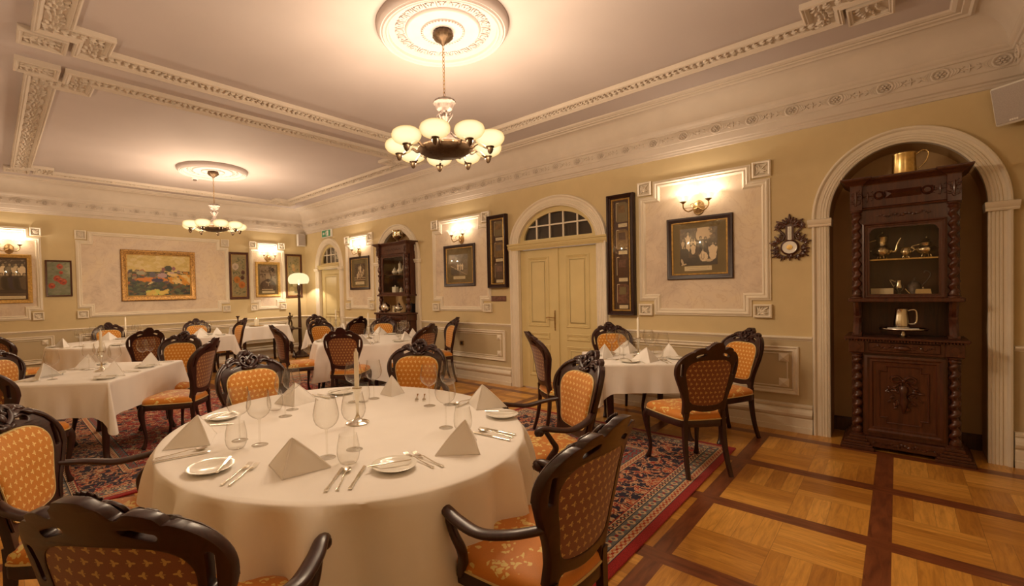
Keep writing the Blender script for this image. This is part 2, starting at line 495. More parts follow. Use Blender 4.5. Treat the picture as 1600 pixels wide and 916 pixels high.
def sweep(bm, path, prof, closed=True, plane='xz', side=1.0, M=None):
    """moulding: profile points (a, h) - a across the path in its plane (to the left of travel), h out of the plane
    (towards -y for 'xz', towards +z for 'xy'); mitred at the corners"""
    s0 = len(bm.verts)
    P = [Vector((p[0], p[1])) for p in path]; N = len(P); mit = []
    for i in range(N):
        if closed: a, b = P[i-1], P[(i+1) % N]
        else: a, b = (P[i-1] if i else None), (P[i+1] if i < N-1 else None)
        d1 = (P[i]-a).normalized() if a is not None else None
        d2 = (b-P[i]).normalized() if b is not None else None
        if d1 is None: d1 = d2
        if d2 is None: d2 = d1
        n1 = Vector((-d1.y, d1.x)); n2 = Vector((-d2.y, d2.x))
        m = n1+n2
        if m.length < 1e-6: m = n1
        m.normalize(); m = m/max(0.3, m.dot(n1)); mit.append(m*side)
    def f(i, j):
        a, h = prof[j]; q = P[i]+mit[i]*a
        return (q.x, -h, q.y) if plane == 'xz' else (q.x, q.y, h)
    grid(bm, f, N, len(prof), cu=closed)
    if M is not None: xf(bm, s0, M)
def arc(cx, cz, rx, rz, a0, a1, n):
    return [(cx+rx*cos(radians(a0+(a1-a0)*i/n)), cz+rz*sin(radians(a0+(a1-a0)*i/n))) for i in range(n+1)]
def rect(x0, x1, z0, z1): return [(x0, z0), (x1, z0), (x1, z1), (x0, z1)]
def Rz(a): return Matrix.Rotation(a, 4, 'Z')
def Rx(a): return Matrix.Rotation(a, 4, 'X')
def Ry(a): return Matrix.Rotation(a, 4, 'Y')
def Tr(x, y, z): return Matrix.Translation((x, y, z))

# ------------------------------------------------------------------ objects
def mk(name, bm, mat, parent=None, loc=None, rotz=0.0, smooth=35, label=None, recalc=True):
    if recalc: bmesh.ops.recalc_face_normals(bm, faces=bm.faces)
    me = bpy.data.meshes.new(name); bm.to_mesh(me); bm.free()
    mats = mat if isinstance(mat, (list, tuple)) else [mat]
    for m in mats: me.materials.append(MT[m])
    if smooth:
        me.polygons.foreach_set('use_smooth', [True]*len(me.polygons))
        me.set_sharp_from_angle(angle=radians(smooth))
    o = bpy.data.objects.new(name, me); COL.objects.link(o)
    if parent is not None: o.parent = parent
    if loc is not None: o.location = loc
    if rotz: o.rotation_euler = (0, 0, rotz)
    if label: o['label'] = label
    return o
def tag(o, label, cat, group=None, kind=None):
    o['label'] = label; o['category'] = cat
    if group: o['group'] = group
    if kind: o['kind'] = kind
    return o
def thing(name, label, cat, loc=(0, 0, 0), rotz=0.0, group=None):
    o = bpy.data.objects.new(name, None); COL.objects.link(o)
    o.empty_display_size = 0.1
    o.location = loc; o.rotation_euler = (0, 0, rotz)
    return tag(o, label, cat, group)
def struct(name, bm, mat, loc=None, rotz=0.0, smooth=35, parent=None):
    o = mk(name, bm, mat, parent, loc, rotz, smooth)
    if parent is None: o['kind'] = 'structure'
    return o
KIDS = {}
def copy_tree(o, parent=None):
    c = o.copy(); COL.objects.link(c); c.parent = parent
    for ch in list(o.children): copy_tree(ch, c)
    return c
def place(proto, used, loc, rotz, label, group=None):
    """first call moves the prototype itself, later calls copy it with its parts"""
    o = proto if not used else copy_tree(proto)
    o.location = loc; o.rotation_euler = (0, 0, rotz); o['label'] = label
    if group: o['group'] = group
    elif 'group' in o: del o['group']
    return o
class Stock:
    def __init__(s, build): s.build = build; s.proto = None
    def __call__(s, loc, rotz, label, group=None):
        if s.proto is None:
            s.proto = s.build(); return place(s.proto, False, loc, rotz, label, group)
        return place(s.proto, True, loc, rotz, label, group)
# ================================================================== the room
XW, YB, ZC, YF = 5.66, 11.0, 3.60, -0.75
RW = dict(loc=(XW, 0, 0), rotz=-pi/2)      # right wall: local x = -Y, local -y = into the room
BW = dict(loc=(0, YB, 0), rotz=0.0)        # back wall: local x = X
XL = -0.55
bm = B(); box(bm, XL, XW+0.6, YF-1.2, YB+0.3, -0.12, 0.0); struct('floor', bm, 'parquet', smooth=0)
bm = B(); box(bm, XL, XW+0.1, YF-0.1, YB+0.1, ZC, ZC+0.12); struct('ceiling', bm, 'ceiling_paint', smooth=0)

def arch_open(xl, xr, zs, za, n=40):
    """outline of an arched opening, left foot -> over the arch -> right foot (x to the right)"""
    c = (xl+xr)/2; rx = (xr-xl)/2
    return [(xl, 0.0), (xl, zs*0.5)]+arc(c, zs, rx, za-zs, 180, 0, n)+[(xr, zs*0.5), (xr, 0.0)]
# name: (x left, x right, spring, apex of the opening, casing width)     local x = -Y
OPEN = [('door_small', -10.27, -9.33, 2.14, 2.70, 0.145), ('niche_far', -7.74, -6.63, 2.14, 2.73, 0.14),
        ('door_double', -4.20, -2.90, 2.16, 2.70, 0.155), ('niche_near', -0.475, 0.535, 2.13, 2.735, 0.135)]
out = [(-YB, 0.0)]
for o_ in OPEN: out += arch_open(*o_[1:5])
out += [(-YF, 0.0), (-YF, ZC), (-YB, ZC)]
bm = B(); plate(bm, out[::-1], (), 0.0, 0.12); struct('wall_right', bm, 'wall_paint', smooth=0, **RW)
bm = B(); box(bm, XL, XW+0.12, 0, 0.12, 0, ZC); struct('wall_back', bm, 'wall_paint', smooth=0, **BW)
bm = B(); box(bm, XL-0.12, XW+0.12, YF-0.12, YF, 0, ZC); struct('wall_front', bm, 'wall_paint', smooth=0)
bm = B(); box(bm, XL-0.12, XL, YF-0.12, YB+0.12, 0, ZC); struct('wall_left', bm, 'wall_paint', smooth=0)

# niches: reveals, vault and back
for k, (nm, xl, xr, zs, za, cw) in enumerate(OPEN):
    if 'niche' not in nm: continue
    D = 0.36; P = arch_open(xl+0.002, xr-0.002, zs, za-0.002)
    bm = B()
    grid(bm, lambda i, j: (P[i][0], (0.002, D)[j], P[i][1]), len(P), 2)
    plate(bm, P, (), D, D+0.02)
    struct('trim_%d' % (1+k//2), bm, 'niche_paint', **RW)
    bm = B(); sweep(bm, [(xl, 0), (xr, 0)], [(0, 0), (0.0, 0.02), (0.12, 0.018), (0.14, 0.0)], closed=False, M=Tr(0, D, 0))
    struct('baseboard_niche_%s' % ('far' if k == 1 else 'near'), bm, 'cabinet_wood', **RW)

# casings
def casing(xl, xr, zs, za, cw):
    p = arch_open(xl, xr, zs, za, 48)
    k = cw/0.14
    prof = [(-0.003, -0.045), (-0.003, 0.022), (0.010*k, 0.028), (0.016*k, 0.020), (0.022*k, 0.030), (0.034*k, 0.030), (0.040*k, 0.024), (0.046*k, 0.030),
            (0.056*k, 0.030), (0.060*k, 0.024), (0.066*k, 0.030), (0.076*k, 0.030), (0.080*k, 0.022), (0.100*k, 0.026), (0.108*k, 0.040), (0.118*k, 0.046), (0.130*k, 0.044), (0.136*k, 0.030), (0.14*k, 0.0)]
    bm = B(); sweep(bm, p, prof, closed=False); return bm
for k, (nm, xl, xr, zs, za, cw) in enumerate(OPEN):
    bm = casing(xl, xr, zs, za, cw)
    if nm != 'door_double':
        for a, b in ((xl-cw-0.02, xl+0.015), (xr-0.015, xr+cw+0.02)):      # impost blocks
            pr = [(0, 0.03), (0.0, 0.05), (0.012, 0.055), (0.022, 0.052), (0.03, 0.06), (0.055, 0.07), (0.068, 0.072), (0.072, 0.06), (0.078, 0.03)]
            z0 = zs-0.075
            bx = [(a, -pr[0][1]), (b, -pr[0][1])]
            grid(bm, lambda i, j: ((a-pr[j][1]*0.2+0.006, b+pr[j][1]*0.2-0.006)[i], -pr[j][1], z0+pr[j][0]), 2, len(pr))
            for xx, s in ((a, -1), (b, 1)):
                grid(bm, lambda i, j: (xx+s*(pr[j][1]*0.2-0.006), (-pr[j][1], 0.10)[i], z0+pr[j][0]), 2, len(pr))
            box(bm, a, b, -0.045, 0.08, z0+0.002, z0+0.075)
    struct('trim_%d' % (3+k), bm, 'plaster_white', **RW)

# cornice, cove and ceiling-edge moulding all round
cp = [(0, 3.04), (0.012, 3.045), (0.016, 3.065), (0.026, 3.075), (0.028, 3.090), (0.045, 3.100), (0.052, 3.125), (0.060, 3.150), (0.062, 3.165), (0.072, 3.172),
      (0.074, 3.182), (0.086, 3.285), (0.098, 3.290), (0.104, 3.310), (0.114, 3.318), (0.124, 3.338), (0.126, 3.348)]
cp += [(0.128+0.185*(1-cos(radians(a))), 3.350+0.215*sin(radians(a))) for a in range(0, 91, 9)]
cp += [(0.315, 3.556), (0.335, 3.552), (0.35, 3.566), (0.385, 3.568), (0.39, 3.578), (0.42, 3.574), (0.445, 3.585), (0.455, 3.601)]
bm = B(); sweep(bm, [(XL, YF), (XW, YF), (XW, YB), (XL, YB)], cp, closed=True, plane='xy')
struct('trim_7', bm, 'cornice_plaster', smooth=28)

# rosettes, calyxes and leaves on the frieze
def frieze_unit(bm, M, lod=1):
    s = len(bm.verts)
    n = 10 if lod else 6
    tube(bm, [(0.044*cos(2*pi*i/n), -0.003, 0.046*sin(2*pi*i/n)) for i in range(n)], 0.009, 5, closed=True)
    for i in range(6): a = pi*i/3; ball(bm, (0.020*cos(a), -0.003, 0.020*sin(a)), (0.013, 0.012, 0.009), 6, 4, Ry(-a))
    ball(bm, (0, -0.012, 0), (0.009, 0.010, 0.009), 6, 4)
    for sx in (-1, 1):
        for k, (dx, h) in enumerate(((0.056, 0.036), (0.070, 0.030), (0.084, 0.022))):
            pts = [(sx*(dx-0.010), 0, h), (sx*(dx+0.004), -0.003, 0), (sx*(dx-0.010), 0, -h)]
            tube(bm, catmull(pts, 2), [0.004, 0.008, 0.009, 0.008, 0.004], 4)
        ball(bm, (sx*0.104, 0, 0.016), (0.016, 0.011, 0.007), 5, 4, Ry(-sx*0.6))
        ball(bm, (sx*0.104, 0, -0.016), (0.016, 0.011, 0.007), 5, 4, Ry(sx*0.6))
    ball(bm, (0.136, 0, 0), (0.008, 0.011, 0.036), 6, 4); ball(bm, (0.136, -0.002, 0), (0.028, 0.011, 0.008), 6, 4)
    for v in bm.verts[s:] if False else []: pass
    xf(bm, s, M)
tilt = Rx(math.atan2(0.012, 0.103))
bm = B(); y = -0.602; P_ = 0.3385
while y < YB-0.1:
    M = Matrix.Translation((XW-0.081, y, 3.228)) @ Rz(-pi/2) @ tilt
    frieze_unit(bm, M @ Matrix.Diagonal((1.2, 1.0, 1.0, 1.0)), 1 if y < 5 else 0); y += P_
x = XW-0.2
while x > XL:
    frieze_unit(bm, Matrix.Translation((x, YB-0.082, 3.235)) @ tilt, 0); x -= P_
frieze_unit(bm, Matrix.Translation((XW-0.2, YF+0.082, 3.232)) @ Rz(pi) @ tilt, 1)
struct('trim_8', bm, 'cornice_plaster', smooth=50)

# ceiling panels: stepped band frames with carved infill and corner tablets
def leafy(bm, x0, x1, y0, y1, z, step=0.055, sz=0.030, seed=1, run='x'):
    R = random.Random(seed)
    L = (x1-x0) if run == 'x' else (y1-y0); W = (y1-y0) if run == 'x' else (x1-x0)
    n = max(1, int(L/step))
    for i in range(n):
        t = (i+0.5)/n*L
        for s in (-1, 0, 1):
            wv = s*W*0.27+W*0.10*sin(t*22)
            ang = s*0.75+0.5*sin(t*22)+R.uniform(-0.3, 0.3)
            if run == 'x': c = (x0+t+R.uniform(-.008, .008), (y0+y1)/2+wv, z)
            else: c = ((x0+x1)/2+wv, y0+t, z); ang += pi/2
            ball(bm, c, (sz*R.uniform(0.75, 1.05), sz*0.30, 0.020), 5, 4, Rz(ang))
def band_frame(x0, x1, y0, y1, hw, nx, ny):
    """centre-line rectangle with the corners stepped in by nx, ny"""
    p = [(x0+nx, y0), (x1-nx, y0), (x1-nx, y0+ny), (x1, y0+ny), (x1, y1-ny), (x1-nx, y1-ny), (x1-nx, y1), (x0+nx, y1), (x0+nx, y1-ny), (x0, y1-ny), (x0, y0+ny), (x0+nx, y0+ny)]
    return p
def ceiling_panel(x0, x1, y0, y1, idx, seed):
    hw = 0.118; nx, ny = 0.26, 0.27
    p = band_frame(x0, x1, y0, y1, hw, nx, ny)
    pr = [(-hw, 0.0), (-hw, -0.040), (-hw+0.012, -0.046), (-hw+0.022, -0.036), (-hw+0.030, -0.042), (-hw+0.040, -0.034), (-hw+0.048, -0.030), (-hw+0.056, -0.014),
          (hw-0.056, -0.014), (hw-0.048, -0.030), (hw-0.040, -0.034), (hw-0.030, -0.042), (hw-0.022, -0.036), (hw-0.012, -0.046), (hw, -0.040), (hw, 0.0)]
    bm = B(); sweep(bm, p, [(a, ZC+h) for a, h in pr], closed=True, plane='xy')
    struct('trim_%d' % idx, bm, 'cornice_plaster', smooth=25)
    bm = B(); w = hw-0.052; z = ZC-0.018
    leafy(bm, x0+nx, x1-nx, y0-w, y0+w, z, seed=seed); leafy(bm, x0+nx, x1-nx, y1-w, y1+w, z, seed=seed+1)
    leafy(bm, x0-w, x0+w, y0+ny, y1-ny, z, seed=seed+2, run='y'); leafy(bm, x1-w, x1+w, y0+ny, y1-ny, z, seed=seed+3, run='y')
    for cx, cy, sx, sy in ((x0, y0, 1, 1), (x1, y0, -1, 1), (x0, y1, 1, -1), (x1, y1, -1, -1)):
        leafy(bm, min(cx, cx+sx*nx)-w, max(cx, cx+sx*nx)+w, cy+sy*ny-w, cy+sy*ny+w, z, seed=seed+5)
        leafy(bm, cx+sx*nx-w, cx+sx*nx+w, min(cy, cy+sy*ny), max(cy, cy+sy*ny), z, seed=seed+6, run='y')
        # corner tablet
        a, b = cx-sx*0.04, cy-sy*0.0
        bx0, bx1, by0, by1 = a-0.15, a+0.15, b-0.135, b+0.135
        sweep(bm, [(bx0, by0), (bx1, by0), (bx1, by1), (bx0, by1)], [(0, ZC), (0, ZC-0.045), (0.012, ZC-0.05), (0.02, ZC-0.042), (0.03, ZC-0.044), (0.036, ZC-0.02)], closed=True, plane='xy')
        leafy(bm, bx0+0.035, bx1-0.035, by0+0.03, by1-0.03, ZC-0.022, 0.034, 0.034, seed+9)
        box(bm, bx0+0.03, bx1-0.03, by0+0.03, by1-0.03, ZC-0.02, ZC)
    struct('trim_%d' % (idx+1), bm, 'cornice_plaster', smooth=50)
ceiling_panel(0.39, 4.66, 0.14, 4.91, 9, 3)
ceiling_panel(0.39, 4.70, 5.53, 10.02, 11, 33)

# ceiling medallions over the chandeliers
CH1 = (2.56, 2.60); CH2 = (2.62, 8.15)
def medallion(cx, cy, idx):
    bm = B(); r = 0.525
    pr = [(0.0, -0.030), (0.10, -0.030), (0.155, -0.034), (0.160, -0.042), (0.170, -0.042), (0.175, -0.030), (0.24, -0.026), (0.262, -0.030), (0.285, -0.040), (0.295, -0.034),
          (0.300, -0.020), (0.375, -0.018), (0.380, -0.028), (0.400, -0.036), (0.425, -0.040), (0.432, -0.060), (0.445, -0.066), (0.455, -0.058), (0.463, -0.070), (0.475, -0.072), (0.485, -0.060), (0.495, -0.066), (0.510, -0.052), (0.522, -0.030), (0.525, 0.002)]
    lathe(bm, pr, 72)
    for i in range(24):
        a = 2*pi*i/24; M = Rz(a)
        s = len(bm.verts)
        for dy, an in ((-0.022, -0.35), (0, 0), (0.022, 0.35)):
            ball(bm, (0.340, dy, -0.024), (0.034, 0.011, 0.010), 6, 4, Rz(an))
        ball(bm, (0.366, 0, -0.026), (0.014, 0.022, 0.010), 6, 4)
        xf(bm, s, M)
        s = len(bm.verts); tube(bm, [(0.305, 0.044, -0.022), (0.340, 0.046, -0.028), (0.372, 0.044, -0.022)], 0.005, 4); xf(bm, s, M)
    for i in range(40): a = 2*pi*i/40; ball(bm, (0.166*cos(a), 0.166*sin(a), -0.044), 0.009, 5, 4)
    struct('trim_%d' % idx, bm, 'ceiling_paint', loc=(cx, cy, ZC), smooth=40)
medallion(*CH1, 13); medallion(*CH2, 14)

# baseboards, dado and chair rail
RUNS = []
xs = [-YB]+[v for o_ in OPEN for v in (o_[1]-o_[5], o_[2]+o_[5])]+[-YF]
for i in range(0, len(xs), 2): RUNS.append((xs[i], xs[i+1]))
base_prof = [(0, 0.045), (0.055, 0.045), (0.060, 0.036), (0.135, 0.034), (0.145, 0.028), (0.152, 0.030), (0.165, 0.052), (0.19, 0.064), (0.215, 0.060), (0.235, 0.044), (0.240, 0.030), (0.252, 0.030), (0.256, 0.044), (0.275, 0.046), (0.282, 0.028), (0.286, 0.0)]
rail_prof = [(0.925, 0.0), (0.928, 0.010), (0.940, 0.012), (0.944, 0.026), (0.958, 0.034), (0.966, 0.030), (0.970, 0.010), (0.972, 0.0)]
def long_trim(runs, prof, name, mat, W):
    bm = B()
    for a, b in runs:
        grid(bm, lambda i, j: ((a, b)[i], -prof[j][1], prof[j][0]), 2, len(prof), capped=True)
    struct(name, bm, mat, smooth=25, **W)
long_trim(RUNS, base_prof, 'baseboard_right', 'plaster_white', RW)
long_trim(RUNS, rail_prof, 'trim_15', 'plaster_white', RW)
long_trim([(XL, XW)], base_prof, 'baseboard_back', 'plaster_white', BW)
long_trim([(XL, XW)], rail_prof, 'trim_16', 'plaster_white', BW)
def dado(runs, panels, name, W):
    bm = B()
    for a, b in runs: box(bm, a, b, -0.004, 0.0, 0.28, 0.93)
    struct(name, bm, 'dado_paint', smooth=0, **W)
    bm = B()
    for a, b in panels:
        pr = [(0, 0.0), (0, 0.022), (0.010, 0.028), (0.020, 0.020), (0.024, 0.014), (0.040, 0.014), (0.046, 0.020), (0.052, 0.012), (0.056, 0.0)]
        sweep(bm, rect(a, b, 0.375, 0.865), [(q, h+0.004) for q, h in pr])
        pr2 = [(0, 0.0), (0, 0.012), (0.008, 0.012), (0.012, 0.0)]
        sweep(bm, rect(a+0.09, b-0.09, 0.445, 0.795), [(q, h+0.004) for q, h in pr2])
        for cx in (a+0.125, b-0.125):
            for cz in (0.49, 0.75):      # pyramid bosses
                s = len(bm.verts); h = 0.042
                v = [bm.verts.new(p) for p in ((cx-h, -0.004, cz-h), (cx+h, -0.004, cz-h), (cx+h, -0.004, cz+h), (cx-h, -0.004, cz+h))]
                w_ = [bm.verts.new(p) for p in ((cx-h, -0.016, cz-h), (cx+h, -0.016, cz-h), (cx+h, -0.016, cz+h), (cx-h, -0.016, cz+h))]
                t = bm.verts.new((cx, -0.040, cz))
                for i in range(4):
                    bm.faces.new((v[i], v[(i+1) % 4], w_[(i+1) % 4], w_[i])); bm.faces.new((w_[i], w_[(i+1) % 4], t))
    return bm
bm = dado(RUNS, [(-9.10, -7.96), (-6.38, -4.48), (-2.64, -0.72)], 'trim_17', RW)
struct('trim_18', bm, 'plaster_white', smooth=25, **RW)
bm = dado([(XL, XW)], [(-0.45, 0.79), (1.13, 5.16)], 'trim_19', BW)
struct('trim_20', bm, 'plaster_white', smooth=25, **BW)

# picture-panel mouldings with corner blocks, marbled ground inside
def leaf_block(bm, cx, cz, w, h, seed):
    bxo = rect(cx-w/2, cx+w/2, cz-h/2, cz+h/2)
    sweep(bm, bxo, [(0, 0), (0, 0.040), (0.010, 0.046), (0.020, 0.040), (0.026, 0.020)])
    box(bm, cx-w/2+0.02, cx+w/2-0.02, -0.012, 0, cz-h/2+0.02, cz+h/2-0.02)
    R = random.Random(seed)
    for i in range(7):
        a = radians(-60+20*i+45); L = 0.045 if i % 2 else 0.036
        ball(bm, (cx-w*0.18+L*cos(a), -0.022, cz-h*0.16+L*sin(a)), (0.036, 0.018, 0.010), 6, 4, Ry(-a))
    tube(bm, [(cx-w*0.3, -0.026, cz-h*0.3), (cx, -0.034, cz), (cx+w*0.28, -0.026, cz+h*0.28)], 0.006, 5)
def wall_panel(x0, x1, W, i1, i2, z0=1.155, z1=2.795):
    bw = 0.165 if x1-x0 > 1.0 else 0.15
    n = bw+0.018
    o = [(x0+n, z0+0.01), (x1-n, z0+0.01), (x1-n, z0+n), (x1-0.008, z0+n), (x1-0.008, z1-n), (x1-n, z1-n), (x1-n, z1-0.01), (x0+n, z1-0.01), (x0+n, z1-n), (x0+0.008, z1-n), (x0+0.008, z0+n), (x0+n, z0+n)]
    pr = [(0, 0), (0, 0.016), (0.012, 0.020), (0.018, 0.030), (0.030, 0.036), (0.038, 0.032), (0.044, 0.022), (0.054, 0.022), (0.060, 0.030), (0.068, 0.024), (0.076, 0.012), (0.080, 0.003)]
    bm = B(); sweep(bm, o, pr)
    k = 0
    for cx in (x0+bw/2, x1-bw/2):
        for cz, h in ((z0+0.07, 0.14), (z1-bw/2, bw)):
            leaf_block(bm, cx, cz, bw, h, k); k += 1
    struct('trim_%d' % i1, bm, 'plaster_white', smooth=28, **W)
    g_ = 0.07; n2 = n
    inn = [(x0+n2+g_, z0+g_), (x1-n2-g_, z0+g_), (x1-n2-g_, z0+n2+g_), (x1-g_, z0+n2+g_), (x1-g_, z1-n2-g_), (x1-n2-g_, z1-n2-g_), (x1-n2-g_, z1-g_), (x0+n2+g_, z1-g_), (x0+n2+g_, z1-n2-g_), (x0+g_, z1-n2-g_), (x0+g_, z0+n2+g_), (x0+n2+g_, z0+n2+g_)]
    bm = B(); plate(bm, inn, (), -0.004, 0.0); struct('trim_%d' % i2, bm, 'marble_paint', smooth=0, **W)
wall_panel(-2.33, -0.94, RW, 21, 22); wall_panel(-6.14, -4.745, RW, 23, 24); wall_panel(-9.06, -7.97, RW, 25, 26)
wall_panel(-0.17, 0.665, BW, 27, 28); wall_panel(1.12, 3.81, BW, 29, 30); wall_panel(4.26, 5.12, BW, 31, 32)

# ------------------------------------------------------------------ doors with arched transoms
def door_panel(bm, x0, x1, z0, z1, y, raised=True):
    sweep(bm, rect(x0, x1, z0, z1), [(0, 0), (0.004, 0.010), (0.014, 0.014), (0.024, 0.006), (0.030, 0.010), (0.040, 0.002), (0.042, -0.008)], M=Tr(0, y, 0))
    if raised:
        sweep(bm, rect(x0+0.055, x1-0.055, z0+0.055, z1-0.055), [(0, -0.002), (0.014, 0.010), (0.02, 0.010)], M=Tr(0, y, 0))
        box(bm, x0+0.07, x1-0.07, y-0.010, y, z0+0.07, z1-0.07)
def transom(xl, xr, z0, zs, za, cols, parent, W):
    """arched frame, glazing bars and panes"""
    c = (xl+xr)/2; rx = (xr-xl)/2
    outer = [(xl, z0)]+[(xl, zs)]+arc(c, zs, rx, za-zs, 180, 0, 40)[1:]+[(xr, z0)]
    fx, fz = 0.085, 0.075
    r2 = rx-fx; h2 = za-fz-(z0+0.05)
    inner = arc(c, z0+0.05, r2, h2, 180, 0, 40)
    inner = [(c-r2, z0+0.05)]+inner[1:-1]+[(c+r2, z0+0.05)]
    bm = B(); plate(bm, outer[::-1], [inner], 0.035, 0.075)
    fr = mk('transom_frame', bm, 'door_paint', parent, smooth=20)
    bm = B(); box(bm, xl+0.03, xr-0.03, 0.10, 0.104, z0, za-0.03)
    # behind the panes: a sheet coloured dark to stand for the unlit room beyond
    plate_bm = B(); plate(plate_bm, inner, (), 0.056, 0.060)
    mk('transom_pane', plate_bm, 'pane_glass', parent, smooth=0)
    mk('unlit_room_sheet', bm, 'unlit_room_dark', parent, smooth=0)
    bm = B()
    zb = z0+0.05; zm = zb+h2*0.52; b = 0.010
    def hh(x): return zb+h2*math.sqrt(max(0, 1-((x-c)/r2)**2))
    def hw(z): return r2*math.sqrt(max(0, 1-((z-zb)/h2)**2))
    for i in range(1, cols):
        x = c-r2+2*r2*i/cols; box(bm, x-b, x+b, 0.042, 0.07, zb, hh(x))
    box(bm, c-hw(zm), c+hw(zm), 0.044, 0.068, zm-b, zm+b)
    mk('glazing_bars', bm, 'plaster_white', parent, smooth=0)
    return fr
def door_set(idx, xl, xr, zs, za, leaves, hx, cols):
    root = bpy.data.objects.new('door_%d' % idx, None); COL.objects.link(root); root['kind'] = 'structure'
    root.location = RW['loc']; root.rotation_euler = (0, 0, RW['rotz'])
    top = 2.105
    wl = (xr-xl)/leaves
    for k in range(leaves):
        a, b = xl+wl*k+0.004, xl+wl*(k+1)-0.004
        bm = B(); box(bm, a, b, 0.05, 0.09, 0.015, top)
        m = 0.135 if leaves == 2 else 0.16
        door_panel(bm, a+m, b-m, 0.95, 1.99, 0.05); door_panel(bm, a+m, b-m, 0.20, 0.685, 0.05)
        if leaves == 2: door_panel(bm, a+m, b-m, 0.765, 0.865, 0.05, False)
        if leaves == 2 and k == 0: box(bm, b-0.03, b+0.03, 0.032, 0.05, 0.015, top)
        lf = mk('door_leaf', bm, 'door_paint', root, smooth=20)
        if (leaves == 2 and k == 0) or leaves == 1:
            bm = B(); x = (b-0.03) if leaves == 2 else b-0.07
            tube(bm, [(x, 0.028, 0.92), (x, 0.024, 0.94), (x, 0.024, 1.16), (x, 0.028, 1.18)], [0.004, 0.018, 0.018, 0.004], 8, flat=0.4)
            ball(bm, (x, 0.022, 0.915), (0.012, 0.008, 0.012)); ball(bm, (x, 0.022, 1.185), (0.012, 0.008, 0.012))
            tube(bm, catmull([(x, 0.02, 1.09), (x, -0.02, 1.09), (x-0.03, -0.028, 1.092), (x-0.075, -0.028, 1.094), (x-0.12, -0.024, 1.088)], 3), 0.008, 8)
            mk('door_handle', bm, 'bronze', lf)
    bm = B()
    pr = [(top, 0.0), (top+0.002, 0.035), (top+0.02, 0.04), (top+0.03, 0.05), (top+0.055, 0.06), (top+0.06, 0.05), (top+0.075, 0.05), (top+0.08, 0.068), (top+0.10, 0.072), (top+0.105, 0.06), (top+0.11, -0.06)]
    e = 0.17 if leaves == 2 else 0.0
    grid(bm, lambda i, j: ((xl-e, xr+e)[i], -pr[j][1], pr[j][0]), 2, len(pr), capped=True)
    mk('transom_rail', bm, 'door_paint', root, smooth=20)
    transom(xl, xr, top+0.10, zs, za, cols, root, RW)
door_set(1, -4.20, -2.90, 2.16, 2.70, 2, 0, 5)
door_set(2, -10.27, -9.33, 2.14, 2.70, 1, 0, 4)
# ================================================================== pictures
class Pix:
    """a small painted picture: colours on a grid, laid onto the print's faces"""
    def __init__(s, w, h, base): s.w, s.h = w, h; s.p = [[base]*w for _ in range(h)]
    def put(s, i, j, c, a=1.0):
        if 0 <= i < s.w and 0 <= j < s.h:
            o = s.p[j][i]; s.p[j][i] = tuple(o[k]*(1-a)+c[k]*a for k in range(3))
    def ell(s, x, y, rx, ry, c, ang=0.0, a=1.0):
        """x, y, radii in 0..1 of the width / height, y up"""
        X, Y, RX, RY = x*s.w, y*s.h, rx*s.w, ry*s.h; R = max(RX, RY)+1; ca, sa = cos(ang), sin(ang)
        for j in range(int(Y-R), int(Y+R)+1):
            for i in range(int(X-R), int(X+R)+1):
                dx, dy = i+0.5-X, j+0.5-Y
                if ((dx*ca+dy*sa)/RX)**2+((dy*ca-dx*sa)/RY)**2 <= 1: s.put(i, j, c, a)
    def box(s, x0, x1, y0, y1, c, a=1.0):
        for j in range(int(y0*s.h), int(y1*s.h)):
            for i in range(int(x0*s.w), int(x1*s.w)): s.put(i, j, c, a)
    def dabs(s, n, x0, x1, y0, y1, cols, r, seed, asp=2.0, ang=0.0, jit=0.5):
        R = random.Random(seed)
        for _ in range(n):
            k = R.uniform(0.5, 1.2)
            s.ell(R.uniform(x0, x1), R.uniform(y0, y1), r*k, r*k/asp*s.w/s.h, R.choice(cols), ang+R.uniform(-jit, jit), 0.85)
    def person(s, x, y, h, cloth, skin=None, wide=0.13, sit=False):
        skin = skin or (0.40, 0.30, 0.20); H = h; ww = h*wide*0.8*s.h/s.w
        dk = (0.05, 0.03, 0.02); s.ell(x, y+H*0.3, ww*1.35, H*0.36, dk); s.ell(x, y+H*0.60, ww*1.35, H*0.28, dk); s.ell(x, y+H*0.92, H*0.10*s.h/s.w, H*0.11, dk)
        s.ell(x, y+H*0.28, ww*(1.5 if sit else 0.9), H*0.30, cloth)
        s.ell(x, y+H*0.58, ww*0.85, H*0.25, cloth)
        s.ell(x-ww*0.8, y+H*0.55, ww*0.28, H*0.20, cloth, 0.2); s.ell(x+ww*0.8, y+H*0.55, ww*0.28, H*0.20, cloth, -0.2)
        s.ell(x, y+H*0.93, H*0.075*s.h/s.w*1.1, H*0.085, (0.05, 0.03, 0.02)); s.ell(x, y+H*0.90, H*0.065*s.h/s.w, H*0.075, skin)
def canvas_mesh(name, pix, x0, x1, z0, z1, y, mat, parent):
    me = bpy.data.meshes.new(name); W, H = pix.w, pix.h
    V = [(x0+(x1-x0)*i/W, y, z0+(z1-z0)*j/H) for j in range(H+1) for i in range(W+1)]
    F = [(j*(W+1)+i, j*(W+1)+i+1, (j+1)*(W+1)+i+1, (j+1)*(W+1)+i) for j in range(H) for i in range(W)]
    me.from_pydata(V, [], F)
    ca = me.color_attributes.new('tone', 'FLOAT_COLOR', 'CORNER')
    flat = []
    for j in range(H):
        for i in range(W): flat += [*pix.p[j][i], 1.0]*4
    ca.data.foreach_set('color', flat); me.materials.append(MT[mat])
    o = bpy.data.objects.new(name, me); COL.objects.link(o); o.parent = parent
    return o
def frame_bm(x0, x1, z0, z1, w, d):
    bm = B(); sweep(bm, rect(x0, x1, z0, z1), [(0, 0), (0, d*0.8), (w*0.12, d), (w*0.4, d*0.92), (w*0.6, d*0.7), (w*0.85, d*0.62), (w, d*0.45), (w, 0.0)]); return bm
